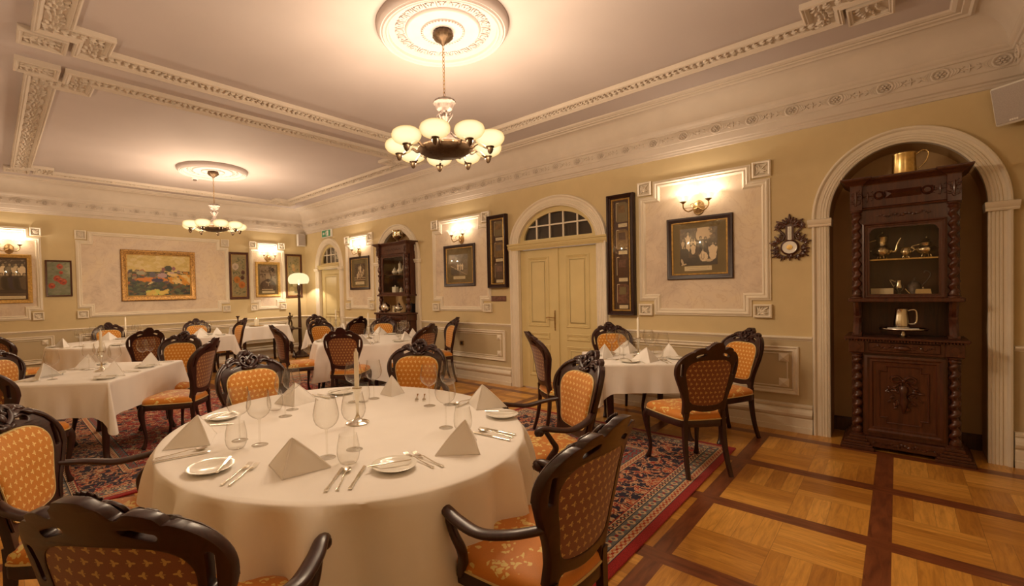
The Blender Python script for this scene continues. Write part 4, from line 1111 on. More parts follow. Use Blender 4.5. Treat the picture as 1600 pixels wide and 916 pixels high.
# chandeliers
def build_chandelier():
    t = thing('chandelier', '', 'chandelier')            # origin at the ceiling rose
    z0 = -0.036
    bm = B(); lathe(bm, [(0.0, z0), (0.072, z0), (0.080, z0-0.012), (0.082, z0-0.035), (0.074, z0-0.045), (0.060, z0-0.06), (0.030, z0-0.075), (0.012, z0-0.10), (0.0, z0-0.105)], 28, flute=14, fa=0.04)
    mk('canopy', bm, 'dark_metal', t)
    bm = B(); z = z0-0.10; k = 0
    while z > -0.575:
        pts = [(0.009*cos(a), 0, z-0.018+0.020*sin(a)) for a in [2*pi*i/10 for i in range(10)]]
        s = len(bm.verts); tube(bm, pts, 0.0028, 5, closed=True)
        if k % 2: xf(bm, s, Rz(pi/2))
        z -= 0.031; k += 1
    mk('chain', bm, 'bronze', t)
    bm = B(); lathe(bm, [(0.0, -0.560), (0.02, -0.560), (0.075, -0.572), (0.088, -0.584), (0.090, -0.596), (0.076, -0.606), (0.070, -0.622), (0.060, -0.645), (0.030, -0.660), (0.022, -0.675), (0.0, -0.68)], 30, flute=15, fa=0.025)
    mk('crown', bm, 'pewter', t)
    bm = B(); lathe(bm, [(0.0, -0.67), (0.022, -0.675), (0.030, -0.69), (0.038, -0.71), (0.026, -0.735), (0.018, -0.76), (0.026, -0.80), (0.045, -0.84), (0.075, -0.875), (0.095, -0.895), (0.098, -0.905), (0.14, -0.915), (0.15, -0.935), (0.15, -0.945)], 24)
    for i in range(6):
        a = 2*pi*i/6; ca, sa = cos(a), sin(a)
        tube(bm, catmull([(0.022*ca, 0.022*sa, -0.75), (0.045*ca, 0.045*sa, -0.72), (0.062*ca, 0.062*sa, -0.695), (0.05*ca, 0.05*sa, -0.675), (0.038*ca, 0.038*sa, -0.69)], 4), 0.006, 6)
        tube(bm, catmull([(0.02*ca, 0.02*sa, -0.77), (0.04*ca, 0.04*sa, -0.82), (0.085*ca, 0.085*sa, -0.865), (0.10*ca, 0.10*sa, -0.855)], 4), [0.004+0.0006*k for k in range(13)], 5)
    mk('stem', bm, 'pewter', t)
    bm = B(); lathe(bm, [(0.12, -0.925), (0.205, -0.945), (0.222, -0.955), (0.225, -0.965), (0.215, -0.975), (0.18, -0.995), (0.12, -1.012), (0.06, -1.022), (0.0, -1.025)], 40)
    R = random.Random(2)
    for i in range(30):
        a = R.uniform(0, 2*pi); r = R.uniform(0.04, 0.19); zz = -1.022+(r/0.22)**2*0.05
        ball(bm, (r*cos(a), r*sin(a), zz), (0.020, 0.007, 0.006), 5, 4, Rz(R.uniform(0, 3)))
    for i in range(18): a = 2*pi*i/18; ball(bm, (0.222*cos(a), 0.222*sin(a), -0.963), 0.008, 5, 4)
    mk('bowl', bm, 'dark_metal', t)
    for i in range(9):
        a = 2*pi*i/9+radians(-46+20); M = Rz(a)
        bm = B(); s = len(bm.verts)
        tube(bm, catmull([(0.19, 0, -0.965), (0.225, 0, -0.975), (0.255, 0, -0.955), (0.29, 0, -0.955), (0.33, 0, -0.985), (0.365, 0, -1.000)], 4), [0.010]*4+[0.012]*5+[0.010]*12, 7)
        lathe(bm, [(0.0, -1.045), (0.010, -1.040), (0.020, -1.025), (0.026, -1.008), (0.024, -0.998), (0.032, -0.992), (0.034, -0.984), (0.0, -0.984)], 14, (0.37, 0, 0))
        xf(bm, s, M)
        arm = mk('arm', bm, 'dark_metal', t)
        bm = B(); s = len(bm.verts)
        lathe(bm, [(0.028, -0.988), (0.060, -0.982), (0.092, -0.965), (0.110, -0.940), (0.113, -0.918), (0.104, -0.895), (0.080, -0.878), (0.048, -0.870), (0.0, -0.868)], 24, (0.37, 0, 0)); xf(bm, s, M)
        mk('glass_globe', bm, 'opal_glass', arm, recalc=False, smooth=60)
        l = bpy.data.lights.new('bulb_light', 'POINT'); l.energy = CHANDELIER_W; l.color = LAMP_COL; l.shadow_soft_size = 0.03
        lo = bpy.data.objects.new('bulb_light', l); COL.objects.link(lo); lo.parent = t; lo.location = M @ Vector((0.37, 0, -0.925))
    return t
ch = Stock(build_chandelier)
ch((CH1[0], CH1[1], ZC), 0, 'large bronze chandelier of nine opal globes hanging nearest, above the round table')
ch((CH2[0], CH2[1], ZC), 0.2, 'farther bronze chandelier of nine opal globes on the left')

t = thing('smoke_detector', 'small white round smoke detector on the ceiling beside the far medallion', 'smoke detector', (2.57, 8.93, ZC))
bm = B(); lathe(bm, [(0.0, 0.0), (0.055, 0.0), (0.055, -0.014), (0.045, -0.022), (0.0, -0.022)], 20); mk('base', bm, 'white_plastic', t)
bm = B(); lathe(bm, [(0.0, -0.022), (0.030, -0.022), (0.032, -0.036), (0.022, -0.044), (0.0, -0.045)], 16); mk('sensor_head', bm, 'pewter', t)
# floor lamp, stand and statuette in the far corner
t = thing('floor_lamp', 'tall dark wood floor lamp with cream mushroom shade in the far corner', 'lamp', (5.20, 10.45, 0))
bm = B(); lathe(bm, [(0, 0), (0.20, 0), (0.205, 0.03), (0.18, 0.05), (0.15, 0.06), (0.13, 0.09), (0.07, 0.14), (0.05, 0.17), (0.06, 0.20), (0.05, 0.24), (0.0, 0.24)], 28); mk('base', bm, 'lamp_wood', t)
bm = B(); lathe(bm, [(0.05, 0.22), (0.035, 0.30), (0.045, 0.40), (0.042, 0.8), (0.032, 1.3), (0.028, 1.45), (0.045, 1.47), (0.045, 1.50), (0.028, 1.52), (0.036, 1.60), (0.045, 1.68), (0.03, 1.72), (0.035, 1.74), (0.0, 1.745)], 16); mk('pole', bm, 'lamp_wood', t)
bm = B(); lathe(bm, [(0.205, 1.775), (0.225, 1.80), (0.245, 1.86), (0.235, 1.93), (0.19, 1.99), (0.11, 2.025), (0.03, 2.035)], 32); mk('lamp_shade', bm, 'lamp_shade_glass', t, recalc=False, smooth=60)
bm = B(); ball(bm, (0, 0, 1.84), 0.03); tube(bm, [(0, 0, 1.74), (0, 0, 1.82)], 0.012, 8); mk('bulb', bm, 'flame', t)
l = bpy.data.lights.new('bulb_light', 'POINT'); l.energy = FLOOR_LAMP_W; l.color = LAMP_COL; l.shadow_soft_size = 0.03
lo = bpy.data.objects.new('bulb_light', l); COL.objects.link(lo); lo.parent = t; lo.location = (0, 0, 1.89)
t = thing('side_table', 'small round dark side table holding the bronze statuette', 'table', (4.93, 10.35, 0))
bm = B(); lathe(bm, [(0, 0.70), (0.235, 0.70), (0.24, 0.71), (0.235, 0.725), (0, 0.725)], 28); mk('tabletop', bm, 'lamp_wood', t)
bm = B(); lathe(bm, [(0.02, 0.12), (0.035, 0.2), (0.05, 0.3), (0.03, 0.38), (0.025, 0.6), (0.04, 0.66), (0.08, 0.70)], 14); mk('column', bm, 'lamp_wood', t)
for k in range(3):
    bm = B(); s = len(bm.verts); tube(bm, catmull([(0.01, 0, 0.2), (0.08, 0, 0.17), (0.15, 0, 0.06), (0.21, 0, 0.016)], 4), 0.016, 6); xf(bm, s, Rz(2*pi*k/3+0.5)); mk('leg', bm, 'lamp_wood', t)
t = thing('statuette', 'small dark bronze standing figure on the round side table', 'statuette', (4.90, 10.33, 0.7255))
bm = B(); lathe(bm, [(0, 0), (0.095, 0), (0.10, 0.015), (0.075, 0.03), (0.06, 0.055), (0.0, 0.06)], 18); mk('plinth', bm, 'dark_metal', t)
bm = B()
tube(bm, catmull([(-0.03, 0, 0.055), (-0.028, 0, 0.12), (-0.018, 0, 0.19)], 3), [0.014, 0.015, 0.017, 0.018, 0.02, 0.022, 0.024], 7)
tube(bm, catmull([(0.035, -0.01, 0.055), (0.032, -0.02, 0.12), (0.012, 0, 0.19)], 3), [0.014, 0.015, 0.017, 0.018, 0.02, 0.022, 0.024], 7)
tube(bm, catmull([(0, 0, 0.18), (0, 0, 0.22), (0.004, 0, 0.27), (0, 0, 0.30)], 3), [0.032, 0.030, 0.028, 0.027, 0.030, 0.034, 0.036, 0.034, 0.024, 0.016], 8)
tube(bm, catmull([(-0.028, 0, 0.285), (-0.055, -0.01, 0.245), (-0.045, -0.03, 0.20)], 3), [0.013, 0.012, 0.011, 0.010, 0.009, 0.009, 0.010], 6)
tube(bm, catmull([(0.028, 0, 0.285), (0.062, 0, 0.26), (0.058, -0.02, 0.31)], 3), [0.013, 0.012, 0.011, 0.010, 0.009, 0.009, 0.010], 6)
tube(bm, [(0, 0, 0.29), (0, 0, 0.315)], 0.011, 6); ball(bm, (0, -0.002, 0.335), (0.020, 0.022, 0.026)); ball(bm, (0, 0.006, 0.35), (0.023, 0.022, 0.018))
mk('figure', bm, 'dark_metal', t, smooth=60)
# ================================================================== carved cabinets in the niches
def twist(bm, x, y, z0, z1, r, turns, n=14):
    """barley-twist column between turned ends"""
    e = 0.06
    lathe(bm, [(0, z0), (r*1.25, z0), (r*1.25, z0+0.012), (r*0.9, z0+0.018), (r*1.1, z0+0.03), (r*0.8, z0+0.05), (r*0.8, z0+e)], 14, (x, y, 0))
    lathe(bm, [(r*0.8, z1-e), (r*0.8, z1-0.05), (r*1.15, z1-0.035), (r*0.9, z1-0.02), (r*1.25, z1-0.012), (r*1.25, z1), (0, z1)], 14, (x, y, 0))
    H = z1-z0-2*e+0.02; N = int(turns*10)
    def f(i, j):
        t = i/(N-1); a = 2*pi*j/n; ph = 2*pi*turns*t
        rr = r*(0.80+0.30*cos(a-ph)); return (x+rr*cos(a), y+rr*sin(a), z0+e-0.01+H*t)
    grid(bm, f, N, n, cv=True)
def baluster(bm, x, y, z0, z1, r):
    H = z1-z0
    lathe(bm, [(0, z0)]+[(r*k, z0+H*t) for t, k in ((0, 1), (.05, 1), (.07, .6), (.12, .5), (.16, .8), (.25, 1.1), (.38, .95), (.48, .45), (.52, .75), (.55, .45), (.62, .6), (.75, .95), (.82, .6), (.85, .9), (.9, .5), (.94, .9), (1, 1))]+[(0, z1)], 14, (x, y, 0))
def relief(bm, x, z, y, sc, seed, n=26, sx=1.0):
    R = random.Random(seed)
    for i in range(n):
        t = i/n; side = 1 if i % 2 else -1
        px = side*(0.02+0.10*abs(sin(t*6.3)))*sx*sc; pz = (t-0.5)*0.26*sc
        a = side*(0.6+R.uniform(-0.5, 0.5)); L = sc*R.uniform(0.022, 0.04)
        ball(bm, (x+px, y, z+pz), (L, 0.010, L*0.4), 6, 4, Ry(-a))
    tube(bm, [(x, y, z-0.13*sc), (x, y-0.008, z), (x, y, z+0.12*sc)], [0.006*sc, 0.022*sc, 0.006*sc], 7)
def scrollband(bm, x0, x1, z, y, h, seed):
    R = random.Random(seed); n = int((x1-x0)/0.022)
    for i in range(n):
        x = x0+(x1-x0)*(i+0.5)/n; c = 1-abs(2*(i+0.5)/n-1)*0.6
        ball(bm, (x, y, z+h*0.2*sin(i*1.7)), (0.016, 0.007, h*0.28*c), 6, 4, Ry(R.uniform(-1, 1)))
def moulding_x(bm, x0, x1, prof, yb):
    """run with mitred returns on both ends; prof (out, z) - out forwards from yb"""
    grid(bm, lambda i, j: [(x0-prof[j][0], 0, prof[j][1]), (x0-prof[j][0], yb-prof[j][0], prof[j][1]), (x1+prof[j][0], yb-prof[j][0], prof[j][1]), (x1+prof[j][0], 0, prof[j][1])][i], 4, len(prof))
    for z in (prof[0], prof[-1]):
        bm.faces.new([bm.verts.new(p) for p in ((x0-z[0], 0, z[1]), (x0-z[0], yb-z[0], z[1]), (x1+z[0], yb-z[0], z[1]), (x1+z[0], 0, z[1]))])
CW = 'cabinet_wood'
def cabinet(label, loc, near):
    t = thing('display_cabinet', label, 'cabinet', loc, -pi/2)
    if near: cx, zc, zo, zg0, zg1, zf, zt, gx, D = 0.302, 1.015, 1.345, 1.395, 1.995, 2.15, 2.435, 0.215, 0.46
    else: cx, zc, zo, zg0, zg1, zf, zt, gx, D = 0.43, 1.115, 1.455, 1.51, 2.205, 2.24, 2.48, 0.32, 0.46
    # plinth
    bm = B(); box(bm, -cx-0.02, cx+0.02, -D-0.02, 0, 0.035, 0.12, 0.006)
    if near:
        for s in (-1, 1):
            for h0, h1, e in ((0, 0.03, 0.115), (0.03, 0.05, 0.105), (0.05, 0.075, 0.088), (0.075, 0.10, 0.070), (0.10, 0.125, 0.055)):
                box(bm, s*cx-e, s*cx+e, -D-e*0.55, 0, h0, h1, 0.004)
        scrollband(bm, -cx+0.1, cx-0.1, 0.078, -D-0.024, 0.05, 3)
    else: box(bm, -cx-0.06, cx+0.06, -D-0.04, 0, 0, 0.10, 0.01)
    mk('plinth', bm, CW, t, smooth=25)
    # lower carcass, columns, door
    bm = B(); box(bm, -cx-0.04, cx+0.04, -D+0.08, 0, 0.10, zc-0.13, 0.004); box(bm, -cx+0.035, cx-0.035, -D+0.03, -D+0.09, 0.12, zc-0.14, 0.004); mk('lower_carcass', bm, CW, t, smooth=25)
    for s in (-1, 1):
        bm = B()
        if near: twist(bm, s*cx, -D+0.03, 0.125, zc-0.145, 0.034, 8)
        else: baluster(bm, s*cx, -D+0.04, 0.10, zc-0.145, 0.045)
        mk('twisted_column' if near else 'turned_column', bm, CW, t, smooth=60)
    zz0, zz1, y = 0.155, zc-0.165, -D+0.03
    bm = B(); dw = cx-0.05
    sweep(bm, rect(-dw, dw, zz0, zz1), [(0, 0), (0, 0.014), (0.02, 0.020), (0.035, 0.010), (0.05, 0.012), (0.06, 0.002), (0.075, 0.0)], M=Tr(0, y, 0))
    n = 0.045; a, b, c, d = -dw+0.095, dw-0.095, zz0+0.10, zz1-0.085
    notch = [(a+n, c), (b-n, c), (b-n, c+n), (b, c+n), (b, d-n), (b-n, d-n), (b-n, d), (a+n, d), (a+n, d-n), (a, d-n), (a, c+n), (a+n, c+n)]
    sweep(bm, notch, [(0, 0), (0, 0.006), (0.004, 0.010), (0.010, 0.006), (0.012, 0)], M=Tr(0, y, 0))
    dr = mk('door', bm, CW, t, smooth=25)
    bm = B(); cz = (c+d)/2
    tube(bm, [(0, y-0.004, cz-0.15), (0.004, y-0.02, cz-0.10), (0.002, y-0.030, cz-0.04), (0, y-0.022, cz+0.01), (0, y-0.026, cz+0.05), (0, y-0.010, cz+0.075)], [0.008, 0.018, 0.030, 0.020, 0.034, 0.030], 10)
    for s in (-1, 1):
        tube(bm, catmull([(0, y-0.01, cz+0.13), (s*0.035, y-0.014, cz+0.165), (s*0.075, y-0.014, cz+0.15), (s*0.06, y-0.012, cz+0.115), (s*0.015, y-0.01, cz+0.125)], 4), 0.009, 6)
        tube(bm, catmull([(s*0.01, y-0.01, cz+0.12), (s*0.06, y-0.012, cz+0.07), (s*0.10, y-0.01, cz+0.05)], 4), 0.006, 6)
    R = random.Random(6)
    for k in range(46):
        a_ = R.uniform(0, 2*pi); rr = R.uniform(0.3, 1.0); px = 0.115*rr*cos(a_); pz = cz-0.01+0.125*rr*sin(a_)
        ball(bm, (px, y-0.008-0.008*(1-rr), pz), (R.uniform(0.014, 0.026), 0.010, R.uniform(0.006, 0.010)), 6, 4, Ry(-a_+R.uniform(-0.7, 0.7)))
    ball(bm, (0, y-0.016, cz+0.13), (0.014, 0.012, 0.016))
    mk('carved_trophy', bm, CW, dr, smooth=60)
    # drawer band and top
    bm = B(); box(bm, -cx-0.055, cx+0.055, -D-0.005, 0, zc-0.145, zc-0.028, 0.004)
    for s in (-1, 1): box(bm, s*cx-0.055, s*cx+0.055, -D-0.025, -D, zc-0.14, zc-0.03, 0.004); plate(bm, [(s*cx-0.035, zc-0.085), (s*cx, zc-0.12), (s*cx+0.035, zc-0.085), (s*cx, zc-0.05)], (), -D-0.036, -D-0.02)
    mk('drawer_frame', bm, CW, t, smooth=25)
    bm = B(); box(bm, -cx+0.08, cx-0.08, -D-0.018, -D, zc-0.125, zc-0.045, 0.006); scrollband(bm, -cx+0.11, cx-0.11, zc-0.085, -D-0.02, 0.05, 8); ball(bm, (0, -D-0.025, zc-0.088), (0.045, 0.02, 0.022), 12, 6); mk('drawer', bm, CW, t, smooth=40)
    bm = B(); box(bm, -cx-0.085, cx+0.085, -D-0.045, 0, zc-0.022, zc, 0.005)
    n_ = 40
    for i in range(n_): x = -cx-0.08+(2*cx+0.16)*(i+0.5)/n_; ball(bm, (x, -D-0.044, zc-0.028), (0.007, 0.008, 0.010), 6, 4)
    mk('counter', bm, CW, t, smooth=30)
    # open middle
    if near:
        bm = B(); box(bm, -cx-0.01, cx+0.01, -0.08, -0.06, zc, zo); box(bm, -cx-0.02, -cx+0.02, -D+0.12, -0.06, zc, zo); box(bm, cx-0.02, cx+0.02, -D+0.12, -0.06, zc, zo)
        for s in (-1, 1):
            tube(bm, catmull([(s*cx, -D+0.05, zc+0.005), (s*cx, -D+0.09, zc+0.09), (s*cx, -D+0.15, zc+0.17), (s*cx, -D+0.10, zc+0.25), (s*cx, -D+0.07, zo)], 4), 0.030, 8)
            box(bm, s*cx-0.035, s*cx+0.035, -D+0.03, -D+0.14, zc, zc+0.03, 0.004)
        mk('open_compartment', bm, CW, t, smooth=30)
    else:
        for s in (-1, 1):
            bm = B(); baluster(bm, s*cx, -D+0.08, zc, zo, 0.05); mk('turned_column', bm, CW, t, smooth=60)
    # upper carcass
    uy = -D+0.06
    bm = B(); box(bm, -cx-0.06, cx+0.06, uy-0.04, 0, zo-0.02, zo+0.015, 0.005)
    box(bm, -cx-0.035, -cx+0.0, uy+0.05, 0, zo, zf+0.05); box(bm, cx-0.0, cx+0.035, uy+0.05, 0, zo, zf+0.05)
    box(bm, -cx-0.03, cx+0.03, -0.03, 0, zo, zf+0.05); box(bm, -cx, cx, uy+0.02, 0, zf-0.01, zf+0.03)
    mk('upper_carcass', bm, CW, t, smooth=25)
    bm = B(); zm = (zg0+zg1)/2+0.01 if near else (zg0+zg1)/2; box(bm, -cx, cx, uy+0.07, -0.03, zm-0.008, zm+0.004); mk('shelf', bm, 'brass' if near else CW, t, smooth=0, label='brass edged shelf' if near else None)
    for s in (-1, 1):
        bm = B()
        if near: twist(bm, s*cx, uy, zo+0.015, zf, 0.033, 8)
        else: baluster(bm, s*cx, uy, zo+0.015, (zo+zf)/2, 0.038); baluster(bm, s*cx, uy, (zo+zf)/2, zf, 0.038)
        mk('twisted_column' if near else 'turned_column', bm, CW, t, smooth=60)
    # glazed door
    bm = B(); fx = gx+0.048
    inner = [(-gx, zg0), (gx, zg0), (gx, zg1-0.05)]+[(gx-0.05+0.045*cos(radians(a)), zg1-0.012-0.04*(1-sin(radians(a)))) for a in range(0, 91, 30)]+[(-gx+0.05-0.045*cos(radians(a)), zg1-0.012-0.04*(1-sin(radians(a)))) for a in range(90, -1, -30)]+[(-gx, zg1-0.05)]
    plate(bm, rect(-fx, fx, zg0-0.045, zg1+0.035), [inner], uy, uy+0.025)
    sweep(bm, rect(-fx, fx, zg0-0.045, zg1+0.035), [(0, 0), (0, 0.012), (0.012, 0.016), (0.02, 0.006), (0.03, 0.004), (0.034, 0)], M=Tr(0, uy, 0))
    gd = mk('glazed_door', bm, CW, t, smooth=25)
    bm = B(); box(bm, -gx-0.01, gx+0.01, uy+0.012, uy+0.015, zg0-0.01, zg1+0.005); mk('glass_pane', bm, 'pane_glass', gd, smooth=0)
    # side stiles between door and columns
    bm = B(); box(bm, -cx, -fx, uy+0.005, uy+0.05, zo, zf); box(bm, fx, cx, uy+0.005, uy+0.05, zo, zf); box(bm, -cx, cx, uy+0.01, uy+0.05, zg1+0.03, zf+0.02)
    scrollband(bm, -0.17, 0.17, (zg1+0.035+zf)/2, uy, 0.04, 12); mk('door_surround', bm, CW, t, smooth=40)
    # frieze and cornice
    bm = B(); box(bm, -cx-0.02, cx+0.02, uy, 0, zf+0.0, zt-0.06, 0.003)
    grid(bm, lambda i, j: ((-cx+0.04, cx-0.04)[i], uy-(0, 0.012, 0.018, 0.006, 0)[j], zf+0.005+(0, 0.002, 0.012, 0.018, 0.022)[j]), 2, 5)
    zz = (zf+zt-0.05)/2+0.005
    if near:
        s0 = len(bm.verts)      # long prism boss
        v = [bm.verts.new(p) for p in ((-0.115, uy, zz-0.035), (0.115, uy, zz-0.035), (0.115, uy, zz+0.035), (-0.115, uy, zz+0.035), (-0.07, uy-0.035, zz), (0.07, uy-0.035, zz))]
        for f_ in ((0, 1, 5, 4), (3, 2, 5, 4), (0, 3, 4), (1, 2, 5)): bm.faces.new([v[k] for k in f_])
        for s in (-1, 1):
            lathe(bm, [(0.0, 0.02), (0.02, 0.02), (0.03, 0.008), (0.036, 0.014), (0.04, 0)], 16, M=Tr(s*0.15, uy, zz) @ Rx(pi/2))
            relief(bm, s*0.225, zz, uy-0.004, 0.35, 7, 10); tube(bm, [(s*0.18, uy-0.004, zz), (s*0.27, uy-0.004, zz)], 0.005, 5)
    else: scrollband(bm, -0.25, 0.25, zz, uy-0.004, 0.06, 14)
    mk('frieze', bm, CW, t, smooth=40)
    for s in (-1, 1):
        bm = B(); box(bm, s*cx-0.042, s*cx+0.042, uy-0.045, uy+0.04, zf, zt-0.06, 0.003); relief(bm, s*cx, (zf+zt-0.06)/2, uy-0.046, 0.5, 9, 14, 0.5); mk('corbel_block', bm, CW, t, smooth=40)
    bm = B(); pr = [(0, zt-0.065), (0.005, zt-0.055), (0.02, zt-0.048), (0.03, zt-0.035), (0.05, zt-0.022), (0.055, zt-0.012), (0.06, zt-0.012), (0.06, zt)]
    moulding_x(bm, -cx-0.02, cx+0.02, pr, uy)
    for s in (-1, 1): moulding_x(bm, s*cx-0.045, s*cx+0.045, [(o*1.02, z+0.0006) for o, z in pr], uy-0.045)
    mk('cornice', bm, CW, t, smooth=30)
    return t
NC = (5.90, -0.035); FC = (5.86, 7.08)
cabinet('tall carved mahogany display cabinet with twisted columns in the near arched niche', (NC[0], NC[1], 0), True)
cabinet('dark carved display cabinet with turned columns in the far arched niche', (FC[0], FC[1], 0), False)

# ------------------------------------------------------------------ silver and china
def pot(name, label, cat, loc, rot, prof, mat, spout=None, handle=None, feet=0, knob=None, lid=None, group=None):
    t = thing(name, label, cat, loc, rot, group)
    bm = B(); lathe(bm, prof, 24, flute=10 if mat == 'old_silver' else 0, fa=0.018); mk('body', bm, mat, t, smooth=50)
    if spout:
        bm = B(); p = catmull(spout[0], 4); n = len(p); tube(bm, p, [spout[1]*(1-0.55*i/(n-1)) for i in range(n)], 8); mk('spout', bm, mat, t, smooth=60)
    if handle:
        bm = B(); tube(bm, catmull(handle[0], 4), handle[1], 7); mk('handle', bm, mat, t, smooth=60)
    if lid:
        bm = B(); lathe(bm, lid, 20); l = mk('lid', bm, mat, t, smooth=50)
        if knob: bm = B(); ball(bm, knob[0], knob[1], 10, 8); mk('knob', bm, mat, l, smooth=60)
    if feet:
        for k in range(feet):
            bm = B(); a = 2*pi*k/feet+0.4; r = feet_r = prof[1][0]*0.8
            tube(bm, catmull([(r*cos(a), r*sin(a), prof[0][1]+0.006), (r*1.15*cos(a), r*1.15*sin(a), prof[0][1]*0.5), (r*1.3*cos(a), r*1.3*sin(a), 0.004)], 3), 0.004, 6); mk('foot', bm, mat, t, smooth=60)
    return t
def grow(o, k): o.scale = (k, k, k)
def at(C, x, y, z): return (C[0]+y, C[1]-x, z)      # cabinet local -> world
CP = [(0.0, 0.02), (0.030, 0.02), (0.052, 0.035), (0.062, 0.055), (0.058, 0.075), (0.040, 0.095), (0.030, 0.12), (0.034, 0.14), (0.036, 0.165), (0.038, 0.17)]
zs = 1.7095
CPOT = pot('coffee_pot', 'tall embossed silver coffee pot on the upper glass cabinet shelf, left', 'coffee pot', at(NC, -0.135, -0.25, zs), -pi/2, CP, 'old_silver',
    ([(0.045, 0, 0.055), (0.075, 0, 0.06), (0.085, 0, 0.11), (0.105, 0, 0.155)], 0.012), ([(-0.05, 0, 0.06), (-0.09, 0, 0.085), (-0.09, 0, 0.13), (-0.035, 0, 0.15)], 0.005), 4,
    ((0, 0, 0.205), (0.007, 0.007, 0.01)), [(0.040, 0.170), (0.03, 0.182), (0.010, 0.192), (0.004, 0.20)])
SB = [(0.0, 0.02), (0.022, 0.02), (0.038, 0.035), (0.042, 0.055), (0.034, 0.075), (0.030, 0.085), (0.038, 0.095)]
pot('sugar_bowl', 'open embossed silver bowl between the coffee pot and lidded pot', 'bowl', at(NC, 0.020, -0.25, zs), -pi/2, SB, 'old_silver', None, ([(0.036, 0, 0.05), (0.052, 0, 0.07), (0.048, 0, 0.09), (0.033, 0, 0.085)], 0.004), 4)
grow(CPOT, 1.18)
TP = [(0.0, 0.02), (0.03, 0.02), (0.055, 0.04), (0.062, 0.06), (0.052, 0.08), (0.035, 0.092), (0.038, 0.10)]
LPOT = pot('lidded_pot', 'round lidded silver pot on the upper cabinet shelf, right', 'pot', at(NC, 0.148, -0.25, zs), -pi/2, TP, 'old_silver', None, ([(-0.05, 0, 0.05), (-0.08, 0, 0.085), (-0.04, 0, 0.1)], 0.004), 4,
    ((0, 0, 0.150), (0.007, 0.007, 0.009)), [(0.040, 0.100), (0.042, 0.11), (0.026, 0.128), (0.008, 0.142)])
grow(LPOT, 1.15)
zb = 1.3605
bm = B(); box(bm, -0.075, 0.075, -0.02, 0.02, 0, 0.085, 0.002); o_ = mk('wooden_box', bm, 'paper', None, at(NC, -0.135, -0.28, zb), -pi/2); tag(o_, 'plain tan box at lower left inside the near cabinet', 'box')
pot('creamer', 'small silver cream jug beside the tan box in the near cabinet', 'jug', at(NC, -0.025, -0.22, zb), -pi/2, [(0.0, 0.0), (0.025, 0.0), (0.018, 0.015), (0.012, 0.05), (0.03, 0.075), (0.035, 0.10), (0.022, 0.13), (0.026, 0.155)], 'silver', None, ([(-0.02, 0, 0.14), (-0.06, 0, 0.16), (-0.03, 0, 0.09)], 0.004))
pot('kettle', 'glass and silver decanter jug with tall curved handle in the near cabinet', 'jug', at(NC, 0.075, -0.18, zb), -pi/2, [(0.0, 0.0), (0.042, 0.0), (0.048, 0.02), (0.046, 0.11), (0.030, 0.125), (0.028, 0.135)], 'pewter', None,
    ([(0.045, 0, 0.10), (0.085, 0, 0.16), (0.10, 0, 0.21), (0.07, 0, 0.235), (0.06, 0, 0.215)], 0.004), 0, ((0, 0, 0.165), (0.008, 0.008, 0.013)), [(0.032, 0.134), (0.02, 0.142), (0.006, 0.155)])
bm = B(); plate(bm, [(-0.055, 0), (0.055, 0), (0.045, 0.075), (-0.045, 0.075)], (), -0.03, 0.03); ball(bm, (0, 0, 0.085), 0.010); o_ = mk('tea_caddy', bm, 'silver', None, at(NC, 0.125, -0.30, zb), -pi/2, smooth=20); tag(o_, 'shiny angular silver tea caddy at lower right in the near cabinet', 'caddy')
bm = B(); tube(bm, catmull([(-0.055, 0, 0.01), (-0.085, 0, 0.04), (-0.11, 0, 0.078)], 3), 0.006, 6); mk('spout', bm, 'silver', o_)
pot('tankard', 'large brass tankard with thin handle on top of the near cabinet', 'tankard', at(NC, 0.01, -0.30, 2.4365), -pi/2, [(0.0, 0.0), (0.088, 0.0), (0.088, 0.010), (0.080, 0.016), (0.074, 0.17), (0.078, 0.178), (0.078, 0.186), (0.070, 0.186), (0.068, 0.02), (0, 0.018)], 'brass', None,
    ([(0.074, 0, 0.165), (0.115, 0, 0.195), (0.15, 0, 0.17), (0.135, 0, 0.10), (0.10, 0, 0.055), (0.077, 0, 0.04)], 0.005))
t = thing('salver', 'silver footed salver in the open compartment of the near cabinet', 'tray', at(NC, 0.0, -0.33, zc_ := 1.0155), -pi/2)
bm = B(); lathe(bm, [(0, 0.062), (0.135, 0.062), (0.150, 0.068), (0.158, 0.078), (0.160, 0.072), (0.150, 0.060), (0, 0.056)], 40, flute=20, fa=0.012); mk('dish', bm, 'silver', t, smooth=50)
bm = B(); lathe(bm, [(0.04, 0), (0.042, 0.004), (0.02, 0.015), (0.015, 0.04), (0.03, 0.056)], 18); mk('foot', bm, 'silver', t, smooth=50)
bm = B(); plate(bm, rect(-0.10, 0.10, -0.075, 0.075), (), 0, 0.005, M=Rx(pi/2)); xf(bm, 0, Tr(0, 0, 0.0)); o_ = mk('folded_napkin', bm, 'linen', None, at(NC, 0.0, -0.33, 1.0860), -pi/2, smooth=0); tag(o_, 'white cloth folded flat on the footed salver', 'napkin')
pot('water_jug', 'silver jug with fluted base and white handle standing on the salver', 'jug', at(NC, -0.01, -0.33, 1.0925), -pi/2, [(0.0, 0.0), (0.050, 0.0), (0.054, 0.03), (0.050, 0.07), (0.044, 0.12), (0.040, 0.165), (0.042, 0.17), (0.036, 0.168), (0.04, 0.03), (0, 0.02)], 'silver', None,
    ([(0.042, 0, 0.155), (0.08, 0, 0.165), (0.095, 0, 0.13), (0.09, 0, 0.05), (0.05, 0, 0.04)], 0.008))
